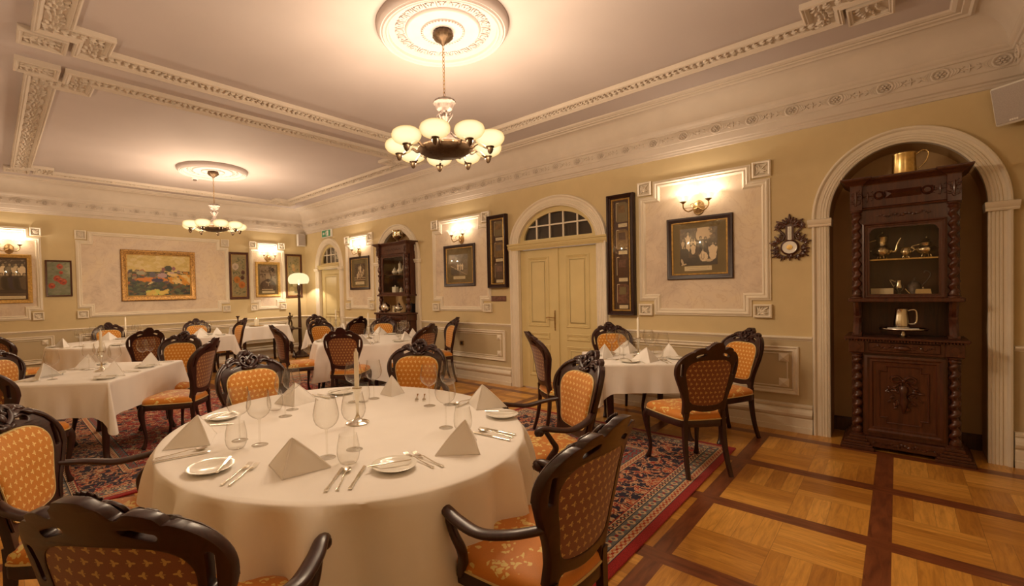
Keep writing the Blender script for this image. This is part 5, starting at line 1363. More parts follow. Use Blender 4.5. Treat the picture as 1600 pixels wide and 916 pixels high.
# far cabinet
zz = (1.51+2.205)/2+0.0045
pot('teapot', 'china teapot on the upper shelf of the far cabinet, left', 'teapot', at(FC, -0.20, -0.2, zz), -pi/2, TP, 'porcelain', ([(0.045, 0, 0.04), (0.08, 0, 0.07), (0.095, 0, 0.1)], 0.012), None, 3, ((0, 0, 0.15), 0.01), [(0.04, 0.1), (0.02, 0.13), (0.005, 0.14)])
pot('coffee_pot', 'tall slender coffee pot in the middle of the far cabinet shelf', 'coffee pot', at(FC, -0.03, -0.2, zz), -pi/2, [(r*0.9, z*1.25) for r, z in CP], 'porcelain', ([(0.045, 0, 0.06), (0.08, 0, 0.1), (0.1, 0, 0.18)], 0.011), None, 3, ((0, 0, 0.25), 0.01), [(0.036, 0.21), (0.01, 0.235)])
pot('lidded_tureen', 'lidded white tureen on the upper shelf of the far cabinet, right', 'tureen', at(FC, 0.18, -0.2, zz), -pi/2, [(r*1.4, z*1.2) for r, z in SB], 'porcelain', None, None, 3, ((0, 0, 0.19), 0.013), [(0.063, 0.11), (0.04, 0.16), (0.008, 0.175)])
zb2 = 1.4705
bm = B(); box(bm, -0.06, 0.06, -0.04, 0.04, 0, 0.15, 0.006); ball(bm, (0, 0, 0.165), 0.015); o_ = mk('tea_caddy', bm, 'porcelain', None, at(FC, -0.17, -0.22, zb2), -pi/2); tag(o_, 'square white china caddy at lower left in the far cabinet', 'caddy')
pot('sugar_bowl', 'white lidded bowl at lower right in the far cabinet', 'bowl', at(FC, 0.02, -0.22, zb2), -pi/2, SB, 'porcelain', None, None, 3, ((0, 0, 0.14), 0.008), [(0.045, 0.095), (0.02, 0.12), (0.004, 0.135)])
pot('teapot', 'silver teapot at the lower right end inside the far cabinet', 'teapot', at(FC, 0.20, -0.22, zb2), -pi/2, TP, 'silver', ([(0.045, 0, 0.04), (0.08, 0, 0.07), (0.095, 0, 0.1)], 0.012), None, 3, ((0, 0, 0.15), 0.01), [(0.04, 0.1), (0.02, 0.13), (0.005, 0.14)])
pot('footed_urn', 'pale gilt footed urn on top of the far cabinet', 'urn', at(FC, -0.02, -0.25, 2.4815), -pi/2, [(0, 0), (0.06, 0), (0.055, 0.02), (0.02, 0.04), (0.03, 0.07), (0.09, 0.11), (0.10, 0.16), (0.085, 0.21), (0.11, 0.25), (0.10, 0.245), (0.07, 0.2), (0.0, 0.15)], 'old_silver', None, ([(0.09, 0, 0.12), (0.15, 0, 0.17), (0.09, 0, 0.22)], 0.007))
zk = 1.1155
pot('globe_pot', 'round silver pot on the counter of the far cabinet, left', 'pot', at(FC, -0.25, -0.40, zk), -pi/2, [(0, 0.01), (0.04, 0.01), (0.085, 0.05), (0.095, 0.10), (0.08, 0.15), (0.03, 0.18), (0.01, 0.2)], 'silver', None, None, 3)
bm = B(); box(bm, -0.20, 0.20, -0.10, 0.10, 0, 0.012, 0.004); o_ = mk('serving_tray', bm, 'silver', None, at(FC, 0.07, -0.36, zk), -pi/2); tag(o_, 'rectangular silver tray under the tea set on the far cabinet', 'tray')
pot('teapot', 'silver teapot on the rectangular tray of the far cabinet', 'teapot', at(FC, 0.13, -0.38, zk+0.0125), -pi/2, [(r*1.3, z*1.3) for r, z in TP], 'silver', ([(-0.06, 0, 0.05), (-0.11, 0, 0.09), (-0.13, 0, 0.13)], 0.014), ([(0.06, 0, 0.06), (0.11, 0, 0.10), (0.05, 0, 0.13)], 0.006), 3, ((0, 0, 0.19), 0.012), [(0.05, 0.13), (0.02, 0.165), (0.005, 0.18)])
pot('creamer', 'slim silver jug on the tray left of the teapot, far cabinet', 'jug', at(FC, -0.05, -0.36, zk+0.0125), -pi/2, [(0.0, 0.0), (0.035, 0.0), (0.04, 0.04), (0.025, 0.09), (0.03, 0.12)], 'silver', None, ([(0.03, 0, 0.1), (0.06, 0, 0.1), (0.035, 0, 0.04)], 0.005))
bm = B(); box(bm, -0.09, 0.09, -0.05, 0.05, 0, 0.17, 0.005); tube(bm, [(-0.05, 0, 0.17), (-0.05, 0, 0.185), (0.05, 0, 0.185), (0.05, 0, 0.17)], 0.005, 6); o_ = mk('black_box', bm, 'black_box', None, at(FC, 0.22, -0.16, zk), -pi/2); tag(o_, 'black box standing behind the tea set on the far cabinet', 'box')
# ================================================================== rugs
for nm, hx, hy, cx, cy, lab in (('rug_near', 2.05, 1.19, 2.655, 2.26, 'red and navy patterned rug under the big round table'), ('rug_far', 2.05, 1.84, 2.25, 6.07, 'red patterned rug under the long table at left and middle round table')):
    make_rug_mat(nm, hx, hy)
    bm = B(); box(bm, -hx, hx, -hy, hy, 0.0, 0.012, 0.003)
    o_ = mk('patterned_rug', bm, nm, None, (cx, cy, 0.0005)); tag(o_, lab, 'rug')

# ================================================================== chairs
def sym(half): return half+[(-x, z) for x, z in half[::-1] if x > 1e-6]
OUT = [(0.0, 1.066), (0.028, 1.063), (0.042, 1.048), (0.056, 1.038), (0.066, 1.014), (0.078, 1.010), (0.096, 1.024), (0.120, 1.021), (0.148, 1.006), (0.156, 0.988), (0.168, 0.988), (0.190, 0.974), (0.214, 0.952), (0.235, 0.922), (0.249, 0.885), (0.253, 0.845), (0.248, 0.80), (0.234, 0.755), (0.215, 0.705), (0.197, 0.655), (0.183, 0.61), (0.176, 0.57), (0.174, 0.50), (0.172, 0.44),
       (0.132, 0.44), (0.130, 0.50), (0.112, 0.522), (0.06, 0.512), (0.0, 0.508)]
INN = [(0.0, 0.925), (0.06, 0.924), (0.115, 0.916), (0.155, 0.896), (0.176, 0.865), (0.182, 0.83), (0.177, 0.78), (0.166, 0.73), (0.155, 0.68), (0.147, 0.63), (0.136, 0.595), (0.110, 0.573), (0.06, 0.563), (0.0, 0.560)]
def smooth_loop(half, k=3):
    return [(v.x, v.z) for v in catmull([(x, 0, z) for x, z in sym(half)], k, True)]
def slot(cx, cz, L, w, ang):
    c, s = cos(ang), sin(ang); P = []
    for i in range(12):
        a = 2*pi*i/12; x = (L/2-w/2)*(1 if cos(a) > 0 else -1)+w/2*cos(a); z = w/2*sin(a); P.append((cx+x*c-z*s, cz+x*s+z*c))
    return P
def bend(x, z):
    y = 0.205+(z-0.44)*0.17+max(0, z-0.78)**2*0.9
    return y-0.75*x*x-0.10*max(0, 0.62-z)**2
def bend_all(bm, start=0, sx=1.0):
    bm.verts.ensure_lookup_table()
    for v in bm.verts[start:]:
        v.co.y += bend(v.co.x, v.co.z); v.co.x *= sx
def build_chair(arms):
    t = thing('armchair' if arms else 'dining_chair', '', 'armchair' if arms else 'chair')
    W = 1.06 if arms else 1.0
    T = 0.036
    bm = B()
    outl = [(v.x, v.z) for v in catmull([(x, 0, z) for x, z in sym(OUT)], 2, True)]
    holes = [smooth_loop(INN), slot(0.100, 0.963, 0.075, 0.022, -0.38), slot(-0.100, 0.963, 0.075, 0.022, 0.38), slot(0.214, 0.845, 0.105, 0.019, pi/2-0.10), slot(-0.214, 0.845, 0.105, 0.019, pi/2+0.10)]
    plate(bm, outl, holes, 0, T)
    bmesh.ops.remove_doubles(bm, verts=bm.verts, dist=1e-5); bmesh.ops.recalc_face_normals(bm, faces=bm.faces)
    ed = [e for e in bm.edges if len(e.link_faces) == 2 and e.calc_face_angle(0) > 1.2]
    bmesh.ops.bevel(bm, geom=ed, offset=0.005, segments=2, affect='EDGES', profile=0.6)
    for k in range(14):
        bmesh.ops.bisect_plane(bm, geom=bm.verts[:]+bm.edges[:]+bm.faces[:], plane_co=(0, 0, 0.47+0.042*k), plane_no=(0, 0, 1))
    for k in range(-4, 5):
        bmesh.ops.bisect_plane(bm, geom=bm.verts[:]+bm.edges[:]+bm.faces[:], plane_co=(0.05*k, 0, 0), plane_no=(1, 0, 0))
    bend_all(bm, 0, W)
    bf = mk('back_frame', bm, 'chair_wood', t, smooth=40)
    # carving on the front of the crest
    bm = B()
    for s in (-1, 1):
        tube(bm, catmull([(s*0.015, -0.008, 0.955), (s*0.045, -0.012, 0.975), (s*0.062, -0.012, 1.008), (s*0.040, -0.014, 1.030), (s*0.018, -0.012, 1.012), (s*0.032, -0.012, 0.998)], 4), 0.009, 6)
        tube(bm, catmull([(s*0.060, -0.008, 0.985), (s*0.10, -0.012, 0.995), (s*0.145, -0.010, 0.980), (s*0.165, -0.010, 0.972)], 4), [0.010+0.004*sin(k*0.9) for k in range(13)], 6)
        tube(bm, catmull([(s*0.150, -0.004, 0.985), (s*0.205, -0.006, 0.940), (s*0.236, -0.006, 0.870), (s*0.236, -0.005, 0.800)], 4), [0.011]*4+[0.009]*9, 6)
        tube(bm, catmull([(s*0.236, -0.005, 0.800), (s*0.210, -0.004, 0.72), (s*0.178, -0.004, 0.64), (s*0.160, -0.004, 0.56)], 4), 0.007, 6)
        for x, z, a in ((0.035, 0.945, 0.5), (0.075, 0.975, 0.1), (0.112, 1.004, -0.3), (0.085, 1.008, 0.4)): ball(bm, (s*x, -0.010, z), (0.024, 0.012, 0.010), 6, 5, Ry(-s*a))
    for k in range(7):
        a = radians(30+20*k); ball(bm, (0.022*cos(a), -0.012, 1.030+0.024*sin(a)), (0.018, 0.010, 0.006), 6, 5, Ry(-a))
    ball(bm, (0, -0.014, 0.985), (0.018, 0.012, 0.022), 8, 6); ball(bm, (0, -0.010, 0.945), (0.030, 0.010, 0.014), 8, 6)
    bend_all(bm, 0, W); mk('crest_carving', bm, 'chair_wood', bf, smooth=60)
    # upholstered back: padded front, flat rear, piping
    lp = smooth_loop(INN, 3); cx_, cz_ = 0.0, 0.745
    R_ = [1.0, 0.97, 0.90, 0.78, 0.62, 0.45, 0.28, 0.12]
    def pad(i, j):
        x, z = lp[i]; r = R_[j]; h = [0, 0.010, 0.017, 0.022, 0.025, 0.027, 0.028, 0.028][j]
        return (cx_+(x-cx_)*r*1.01, -h+0.004, cz_+(z-cz_)*r*1.01)
    bm = B(); g_ = grid(bm, pad, len(lp), len(R_), cu=True); bm.faces.new([g_[i][-1] for i in range(len(lp))]); bend_all(bm, 0, W); mk('back_pad', bm, 'fabric_front', t, smooth=60)
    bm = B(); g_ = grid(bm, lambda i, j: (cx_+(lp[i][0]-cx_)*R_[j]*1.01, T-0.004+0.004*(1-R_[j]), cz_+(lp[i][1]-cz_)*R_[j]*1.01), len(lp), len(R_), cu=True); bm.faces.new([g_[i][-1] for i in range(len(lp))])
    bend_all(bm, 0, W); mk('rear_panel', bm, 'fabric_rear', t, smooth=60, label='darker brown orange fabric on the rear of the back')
    bm = B(); tube(bm, [(x*0.99, -0.002, cz_+(z-cz_)*0.99) for x, z in lp], 0.0045, 6, closed=True); bend_all(bm, 0, W); mk('back_piping', bm, 'piping', t, smooth=60)
    # seat
    S = [(0.0, -0.275), (0.12, -0.268), (0.21, -0.240), (0.250, -0.195), (0.252, -0.14), (0.235, 0.0), (0.212, 0.12), (0.195, 0.19), (0.16, 0.222), (0.0, 0.235)]
    S = [(x*W, y) for x, y in S]
    L = [(v.x, v.z) for v in catmull([(x, 0, y) for x, y in sym(S)], 4, True)]; cy_ = -0.02
    def ring(sc, z): return [(x*sc, cy_+(y-cy_)*sc, z) for x, y in L]
    bm = B(); P = [ring(1.0, 0.385), ring(1.005, 0.40), ring(1.005, 0.43), ring(0.985, 0.440), ring(0.9, 0.440)]
    grid(bm, lambda i, j: P[j][i], len(L), len(P), cu=True); q = [ring(1.0, 0.385), ring(0.90, 0.385), ring(0.90, 0.44)]; grid(bm, lambda i, j: q[j][i], len(L), 3, cu=True)
    bmesh.ops.remove_doubles(bm, verts=bm.verts, dist=1e-6); mk('seat_rail', bm, 'chair_wood', t, smooth=40)
    bm = B(); P = [ring(0.985, 0.438), ring(1.0, 0.447), ring(1.004, 0.462), ring(0.985, 0.477), ring(0.93, 0.490), ring(0.82, 0.500), ring(0.6, 0.508), ring(0.3, 0.511)]
    g_ = grid(bm, lambda i, j: P[j][i], len(L), len(P), cu=True); bm.faces.new([g_[i][-1] for i in range(len(L))]); mk('seat_cushion', bm, 'fabric_seat', t, smooth=60)
    bm = B(); tube(bm, ring(1.006, 0.443), 0.0048, 6, closed=True); mk('seat_piping', bm, 'piping', t, smooth=60)
    for s in (-1, 1):
        bm = B(); tube(bm, catmull([(s*0.222*W, -0.215, 0.425), (s*0.236*W, -0.232, 0.36), (s*0.228*W, -0.222, 0.25), (s*0.214*W, -0.205, 0.12), (s*0.220*W, -0.218, 0.035), (s*0.226*W, -0.232, 0.006)], 4),
                       [0.032, 0.034, 0.034, 0.033, 0.031, 0.029, 0.026, 0.024, 0.021, 0.019, 0.017, 0.016, 0.015, 0.015, 0.016, 0.017, 0.020, 0.022, 0.023, 0.023, 0.022], 8)
        mk('front_leg', bm, 'chair_wood', t, smooth=60)
        bm = B(); p = catmull([(s*0.154*W, 0.222, 0.50), (s*0.158*W, 0.216, 0.42), (s*0.162*W, 0.220, 0.30), (s*0.168*W, 0.245, 0.14), (s*0.176*W, 0.285, 0.0)], 4)
        tube(bm, p, [(0.023, 0.023)]*4+[(0.025-0.0006*k, 0.025-0.0006*k) for k in range(13)], 4, up=(0, 1, 0)); mk('rear_leg', bm, 'chair_wood', t, smooth=30)
        if arms:
            bm = B()
            p = catmull([(s*0.200*W, 0.235, 0.705), (s*0.262*W, 0.15, 0.680), (s*0.292*W, 0.03, 0.652), (s*0.298*W, -0.08, 0.664), (s*0.290*W, -0.155, 0.678), (s*0.286*W, -0.195, 0.665), (s*0.284*W, -0.190, 0.642)], 5)
            n = len(p); tube(bm, p, [(0.020+0.010*sin(pi*min(1, i/(n*0.75))), 0.014+0.003*(i/n)) for i in range(n)], 10, up=(0, 0, 1))
            ball(bm, (s*0.285*W, -0.180, 0.658), (0.030, 0.026, 0.026), 12, 8)
            ar = mk('armrest', bm, 'chair_wood', t, smooth=60)
            bm = B(); p = catmull([(s*0.286*W, -0.145, 0.662), (s*0.290*W, -0.105, 0.60), (s*0.282*W, -0.075, 0.55), (s*0.258*W, -0.095, 0.49), (s*0.236*W, -0.13, 0.42)], 5)
            tube(bm, p, [(0.016+0.008*(i/20), 0.014+0.008*(i/20)) for i in range(len(p))], 8); mk('arm_support', bm, 'chair_wood', ar, smooth=60)
    return t
arm_stock = Stock(lambda: build_chair(True)); side_stock = Stock(lambda: build_chair(False))
def chair(kind, x, y, az, label, group=None):
    """x, y: the point under the crest of the back; az: the way it faces, degrees from +Y towards +X"""
    a = radians(az); f = (sin(a), cos(a)); k = 0.345
    ST = arm_stock if kind == 'arm' else side_stock
    return ST((x+f[0]*k, y+f[1]*k, 0.013 if kind == 'arm' or ON_RUG else 0.0), pi-a, label)
ON_RUG = True
chair('arm', 1.44, 0.71, 3, 'armchair nearest the camera, its brown patterned back turned to us, right of the round table')
chair('arm', 0.15, 1.30, 52, 'armchair cut by the bottom edge, back to us, at the lower left')
chair('arm', 0.0, 2.78, 120, 'armchair at the left edge facing the big round table, orange back visible')
chair('arm', 1.36, 3.60, 178, 'armchair behind the big round table, left one, orange padded front')
chair('arm', 2.65, 3.08, 237, 'armchair behind the big round table, right one, orange padded front')
chair('arm', 2.80, 1.51, 299, 'armchair right of the round table facing left, between round and square table')
chair('side', 3.83, 2.70, 129, 'chair seen from its side in front of the double door')
ON_RUG = False
chair('side', 5.50, 2.66, 229, 'chair behind the square table under the tall display case')
ON_RUG = True
chair('side', 3.78, 1.00, 40, 'chair standing with its back to us at the near side of the square table')
ON_RUG = False
chair('side', 5.33, 1.10, 302, 'chair at the right end of the square table, facing left')
ON_RUG = True
chair('side', 3.085, 5.10, 46, 'chair with its back to us in front of the middle round table')
ON_RUG = False
chair('side', 4.26, 4.72, 352, 'chair with back to us at the right side of the middle round table')
chair('side', 5.48, 5.42, 296, 'chair in profile by the wall, right of the middle round table')
chair('side', 5.20, 7.05, 228, 'chair behind the middle round table before the far cabinet')
chair('side', 4.15, 7.62, 182, 'orange fronted chair at the far left of the middle round table')
ON_RUG = True
chair('side', 2.82, 6.45, 97, 'chair in profile facing right, left of the middle round table')
chair('side', 1.58, 5.12, 312, 'chair with back to us at the right side of the long left table')
chair('side', 1.66, 6.42, 219, 'chair facing us at the far end of the long left table')
chair('side', -0.13, 4.62, 42, 'back of a chair at the near left end of the long table')
chair('side', -0.02, 6.20, 129, 'orange fronted chair left of the long table, at photo edge')
ON_RUG = False
chair('side', 0.02, 9.00, 62, 'back of a chair left of the far round table, at photo edge')
chair('side', 1.52, 10.62, 186, 'chair against the back wall behind the far round table')
chair('side', 1.62, 8.05, 352, 'chair with back to us before the far round table')
chair('side', 2.92, 10.36, 190, 'orange fronted chair behind the small far table, below the landscape painting')
chair('side', 3.50, 9.42, 270, 'chair in profile facing left, left of the candle lit table')
chair('side', 4.98, 7.55, 355, 'chair with back to us in front of the table by the small door')
chair('side', 5.05, 9.42, 183, 'farthest orange fronted chair, near the floor lamp')

# ================================================================== tables and cloths
def tnoise(a, seed):
    R = random.Random(seed); v = 0.0
    for k in range(5):
        v += R.uniform(0.5, 1.0)*sin(a*R.randint(9, 26)+R.uniform(0, 6.28))
    v /= 2.6
    return v*abs(v)*0.5+v*0.5 if v > 0 else v*0.8
def round_cloth(rx, ry, rot, drop, amp, seed, zt, hem=0.0):
    N = 220; bm = B()
    rings = [(0.0, 0), (0.3, 0), (0.6, 0), (0.85, 0), (0.96, 0), (0.99, -0.001), (1.0, -0.006)]
    D = 26
    def f(i, j):
        a = 2*pi*i/N
        if j < len(rings):
            r, z = rings[j]; return (rx*r*cos(a), ry*r*sin(a), z)
        t = (j-len(rings)+1)/D
        fold = tnoise(a, seed)
        w = amp*(0.55*(1-math.exp(-9*t))+0.6*t)*fold
        fl = 0.055*t+0.004
        crease = 0.004*sin(9*a+14*t)*t
        k = fl+w+crease
        z = -0.006-drop*t+hem*t*sin(4*a)*0.5
        return ((rx+k)*cos(a), (ry+k)*sin(a), z)
    grid(bm, f, N, len(rings)+D, cu=True)
    xf(bm, 0, Tr(0, 0, zt) @ Rz(rot)); return bm
def square_cloth(hx, hy, drop, seed, zt, corner=1.45, amp=0.012):
    """straight skirts with hanging folded corners"""
    R = random.Random(seed); bm = B(); e = 0.02
    P = []      # perimeter points: (x, y, nx, ny, cornerness)
    n = 26
    def side(x0, y0, x1, y1, nx, ny):
        for i in range(n): t = i/n; P.append((x0+(x1-x0)*t, y0+(y1-y0)*t, nx, ny, 0.0, t))
    def corner_(cx, cy, a0):
        m = 14
        for i in range(m): t = (i+0.5)/m; a = a0+t*pi/2; P.append((cx+e*cos(a), cy+e*sin(a), cos(a), sin(a), sin(pi*t), t))
    side(-hx+e, -hy, hx-e, -hy, 0, -1); corner_(hx-e, -hy+e, -pi/2); side(hx, -hy+e, hx, hy-e, 1, 0); corner_(hx-e, hy-e, 0)
    side(hx-e, hy, -hx+e, hy, 0, 1); corner_(-hx+e, hy-e, pi/2); side(-hx, hy-e, -hx, -hy+e, -1, 0); corner_(-hx+e, -hy+e, pi)
    D = 16; N = len(P)
    def f(i, j):
        x, y, nx, ny, c, t0 = P[i]
        if j == 0: return (x*0.02, y*0.02, 0.0)
        if j == 1: return (x*0.6, y*0.6, 0.0)
        if j == 2: return (x*0.985, y*0.985, 0.0)
        if j == 3: return (x, y, -0.004)
        t = (j-3)/D
        out = 0.012*t+amp*t*sin(i*0.55+seed)+amp*0.6*t*sin(i*1.3+2)
        if c > 0:
            fold = 0.125*t*(c**1.6)*(1.0 if c > 0.75 else 0.55+0.45*c); out += fold*0.85
            z = -0.004-drop*t*(1.28+(corner-1.28)*c**1.2)
        else:
            near = max(0.0, 1-min(t0, 1-t0)*7); out -= 0.026*t*near; z = -0.004-drop*t*(1+0.28*near*near)
        return (x+nx*out, y+ny*out, z)
    grid(bm, f, N, D+4, cu=True); xf(bm, 0, Tr(0, 0, zt)); return bm
def table(name, label, cat, loc, rot, kind, a, b, H, legs='cabriole'):
    t = thing(name, label, cat, loc, rot)
    bm = B()
    if kind == 'round': lathe(bm, [(0, H-0.028), (a*0.985, H-0.028), (a*0.99, H-0.015), (a*0.985, H-0.004), (0, H-0.004)], 64, sy=b/a)
    else: box(bm, -a+0.006, a-0.006, -b+0.006, b-0.006, H-0.030, H-0.004, 0.004)
    mk('tabletop', bm, 'chair_wood', t, smooth=30)
    ka, kb = (a*0.62, b*0.62) if kind == 'round' else (a-0.09, b-0.09)
    bm = B()
    for s in (-1, 1): box(bm, -ka, ka, s*kb-0.012, s*kb+0.012, H-0.12, H-0.028); box(bm, s*ka-0.012, s*ka+0.012, -kb, kb, H-0.12, H-0.028)
    mk('apron', bm, 'chair_wood', t, smooth=0)
    for sx in (-1, 1):
        for sy in (-1, 1):
            bm = B(); x, y = sx*ka, sy*kb
            tube(bm, catmull([(x, y, H-0.03), (x+sx*0.010, y+sy*0.010, H-0.16), (x, y, H*0.5), (x-sx*0.008, y-sy*0.008, 0.14), (x+sx*0.004, y+sy*0.004, 0.04), (x+sx*0.018, y+sy*0.018, 0.006)], 4),
                 [0.038, 0.040, 0.042, 0.043, 0.042, 0.040, 0.038, 0.036, 0.034, 0.032, 0.030, 0.029, 0.027, 0.026, 0.026, 0.027, 0.029, 0.031, 0.033, 0.034, 0.033], 10)
            mk('leg', bm, 'chair_wood', t, smooth=60)
    return t
def cloth(bm, loc, rot, label, name='tablecloth'):
    o = mk(name, bm, 'linen', None, loc, rot, smooth=80); return tag(o, label, 'tablecloth')
TZ = 0.77
T1 = (1.3966, 2.2519)
table('round_table', 'big round dining table under white cloth in the foreground', 'table', (*T1, 0.013), radians(79.3), 'round', 1.04, 0.915, TZ-0.013)
cloth(round_cloth(1.055, 0.925, 0, 0.70, 0.11, 5, 0), (*T1, TZ), radians(79.3), 'long white cloth on the big round foreground table')
T2 = (4.70, 1.98); R2 = radians(39.7)
table('square_table', 'square table under white cloth between double door and near cabinet', 'table', (*T2, 0), R2, 'rect', 0.46, 0.46, TZ)
cloth(square_cloth(0.475, 0.475, 0.27, 2, 0), (*T2, TZ), R2, 'white cloth with drooping corners on the square table at right')
T3 = (4.22, 6.12)
table('round_table', 'middle round table under white cloth in front of the far cabinet', 'table', (*T3, 0), 0.3, 'round', 0.84, 0.84, TZ)
cloth(round_cloth(0.86, 0.86, 0, 0.50, 0.05, 9, 0, 0.12), (*T3, TZ), 0.3, 'white cloth on the middle round table')
R4 = math.atan2(0.77, 0.637); c0 = Vector((0.705, 5.0)); u4 = Vector((0.637, 0.77)); v4 = Vector((-0.77, 0.637))
T4 = c0+u4*0.66+v4*0.48
table('long_table', 'rectangular table under white cloth at the left', 'table', (T4.x, T4.y, 0.013), R4, 'rect', 0.65, 0.47, TZ-0.013)
cloth(square_cloth(0.66, 0.48, 0.30, 4, 0, 1.5), (T4.x, T4.y, TZ), R4, 'white cloth with a pointed hanging corner on the left table')
T5 = (1.38, 9.50)
table('round_table', 'far round table under white cloth near the back wall, left', 'table', (*T5, 0), 0.3, 'round', 0.79, 0.79, TZ)
cloth(round_cloth(0.81, 0.81, 0, 0.62, 0.05, 19, 0), (*T5, TZ), 0.3, 'long white cloth on the far left round table')
T6 = (4.22, 10.40); H6 = 0.82
table('side_table', 'small table with a lit candle against the back wall', 'table', (*T6, 0), 0, 'rect', 0.52, 0.33, H6)
cloth(square_cloth(0.53, 0.34, 0.27, 6, 0, 1.45), (*T6, H6), 0, 'white cloth on the candle lit table at the back wall')
T7 = (4.98, 8.42)
table('square_table', 'square table under white cloth near the small door', 'table', (*T7, 0), 0.0, 'rect', 0.43, 0.43, TZ)
cloth(square_cloth(0.445, 0.445, 0.28, 7, 0), (*T7, TZ), 0.0, 'white cloth on the square table near the small door')
T8 = (2.80, 9.44)
table('square_table', 'small square table under white cloth below the landscape painting', 'table', (*T8, 0), 0.1, 'rect', 0.37, 0.37, TZ)
cloth(square_cloth(0.385, 0.385, 0.28, 8, 0), (*T8, TZ), 0.1, 'white cloth on the small table below the landscape painting')
# ================================================================== tableware
def b_wine():
    bm = B(); lathe(bm, [(0.0, 0.006), (0.006, 0.006), (0.020, 0.0045), (0.037, 0.002), (0.0385, 0.0), (0.0, 0.0)], 28)
    lathe(bm, [(0.0, 0.005), (0.006, 0.007), (0.0038, 0.016), (0.0036, 0.10), (0.005, 0.122), (0.012, 0.130), (0.030, 0.138), (0.046, 0.153), (0.055, 0.175), (0.057, 0.192), (0.054, 0.215), (0.047, 0.245), (0.043, 0.268)], 28)
    o = mk('wine_glass', bm, 'clear_glass', None, smooth=60); return tag(o, '', 'wine glass')
def b_tumbler():
    bm = B(); lathe(bm, [(0.0, 0.0), (0.026, 0.0), (0.036, 0.006), (0.045, 0.025), (0.049, 0.05), (0.047, 0.08), (0.040, 0.115), (0.038, 0.128)], 28)
    o = mk('tumbler', bm, 'clear_glass', None, smooth=60); return tag(o, '', 'glass')
def b_plate():
    bm = B(); lathe(bm, [(0.0, 0.004), (0.052, 0.004), (0.058, 0.0), (0.062, 0.002), (0.070, 0.010), (0.093, 0.017), (0.0945, 0.019), (0.092, 0.020), (0.070, 0.014), (0.060, 0.008), (0.0, 0.007)], 40)
    o = mk('side_plate', bm, 'porcelain', None, smooth=60); return tag(o, '', 'plate')
def b_fork():      # along +x: handle end at 0, tines at 0.21
    bm = B(); z = 0.003
    tube(bm, catmull([(0.0, 0, z), (0.02, 0, z+0.001), (0.06, 0, z+0.002), (0.11, 0, z+0.006), (0.14, 0, z+0.008), (0.152, 0, z+0.006)], 4), [(0.008-0.0042*min(1, k/7), 0.0022) for k in range(17)]+[(0.004, 0.002)]*4, 8, up=(0, 0, 1))
    tube(bm, catmull([(0.145, 0, z+0.007), (0.158, 0, z+0.004), (0.172, 0, z+0.002)], 3), [(0.004, 0.0015), (0.007, 0.0015), (0.010, 0.0015), (0.011, 0.0015), (0.0115, 0.0015), (0.0118, 0.0014), (0.0118, 0.0012)], 8, up=(0, 0, 1))
    for k in range(4):
        y = (k-1.5)*0.0062; tube(bm, catmull([(0.168, y, z+0.002), (0.195, y, z+0.003), (0.218, y, z+0.009)], 3), [(0.0018, 0.0012)]*5+[(0.0012, 0.001), (0.0006, 0.0006)], 5, up=(0, 0, 1))
    o = mk('fork', bm, 'silver', None, smooth=60); return tag(o, '', 'fork')
def b_spoon():
    bm = B(); z = 0.003
    tube(bm, catmull([(0.0, 0, z), (0.02, 0, z+0.001), (0.06, 0, z+0.002), (0.11, 0, z+0.006), (0.14, 0, z+0.008), (0.160, 0, z+0.004)], 4), [(0.008-0.0045*min(1, k/7), 0.0022) for k in range(21)], 8, up=(0, 0, 1))
    grid(bm, lambda i, j: (0.183+0.028*(j/6)*cos(2*pi*i/20), 0.018*(j/6)*sin(2*pi*i/20), z-0.001+0.0075*(j/6)**2), 20, 7, cu=True)
    grid(bm, lambda i, j: (0.183+0.028*(j/6)*cos(2*pi*i/20), 0.018*(j/6)*sin(2*pi*i/20), z-0.0025+0.0088*(j/6)**2), 20, 7, cu=True)
    o = mk('spoon', bm, 'silver', None, smooth=60); return tag(o, '', 'spoon')
def b_knife(L=0.225, name='knife'):
    bm = B(); z = 0.0045; s = L/0.225
    tube(bm, catmull([(0.0, 0, z), (0.015, 0, z), (0.05, 0, z), (0.09, 0, z), (0.10, 0, z)], 4), [(0.0085, 0.0035)]*5+[(0.007, 0.0033)]*4+[(0.0058, 0.003)]*8, 8, up=(0, 0, 1))
    plate(bm, [(0.10, -0.006), (0.20, -0.0095), (0.218, -0.006), (0.225, 0.003), (0.222, 0.006), (0.10, 0.006)], (), -0.0007, 0.0007, M=Tr(0, 0, z) @ Rx(-pi/2))
    if s != 1: xf(bm, 0, Matrix.Diagonal((s, s, 1, 1)))
    o = mk(name, bm, 'silver', None, smooth=40); return tag(o, '', 'knife')
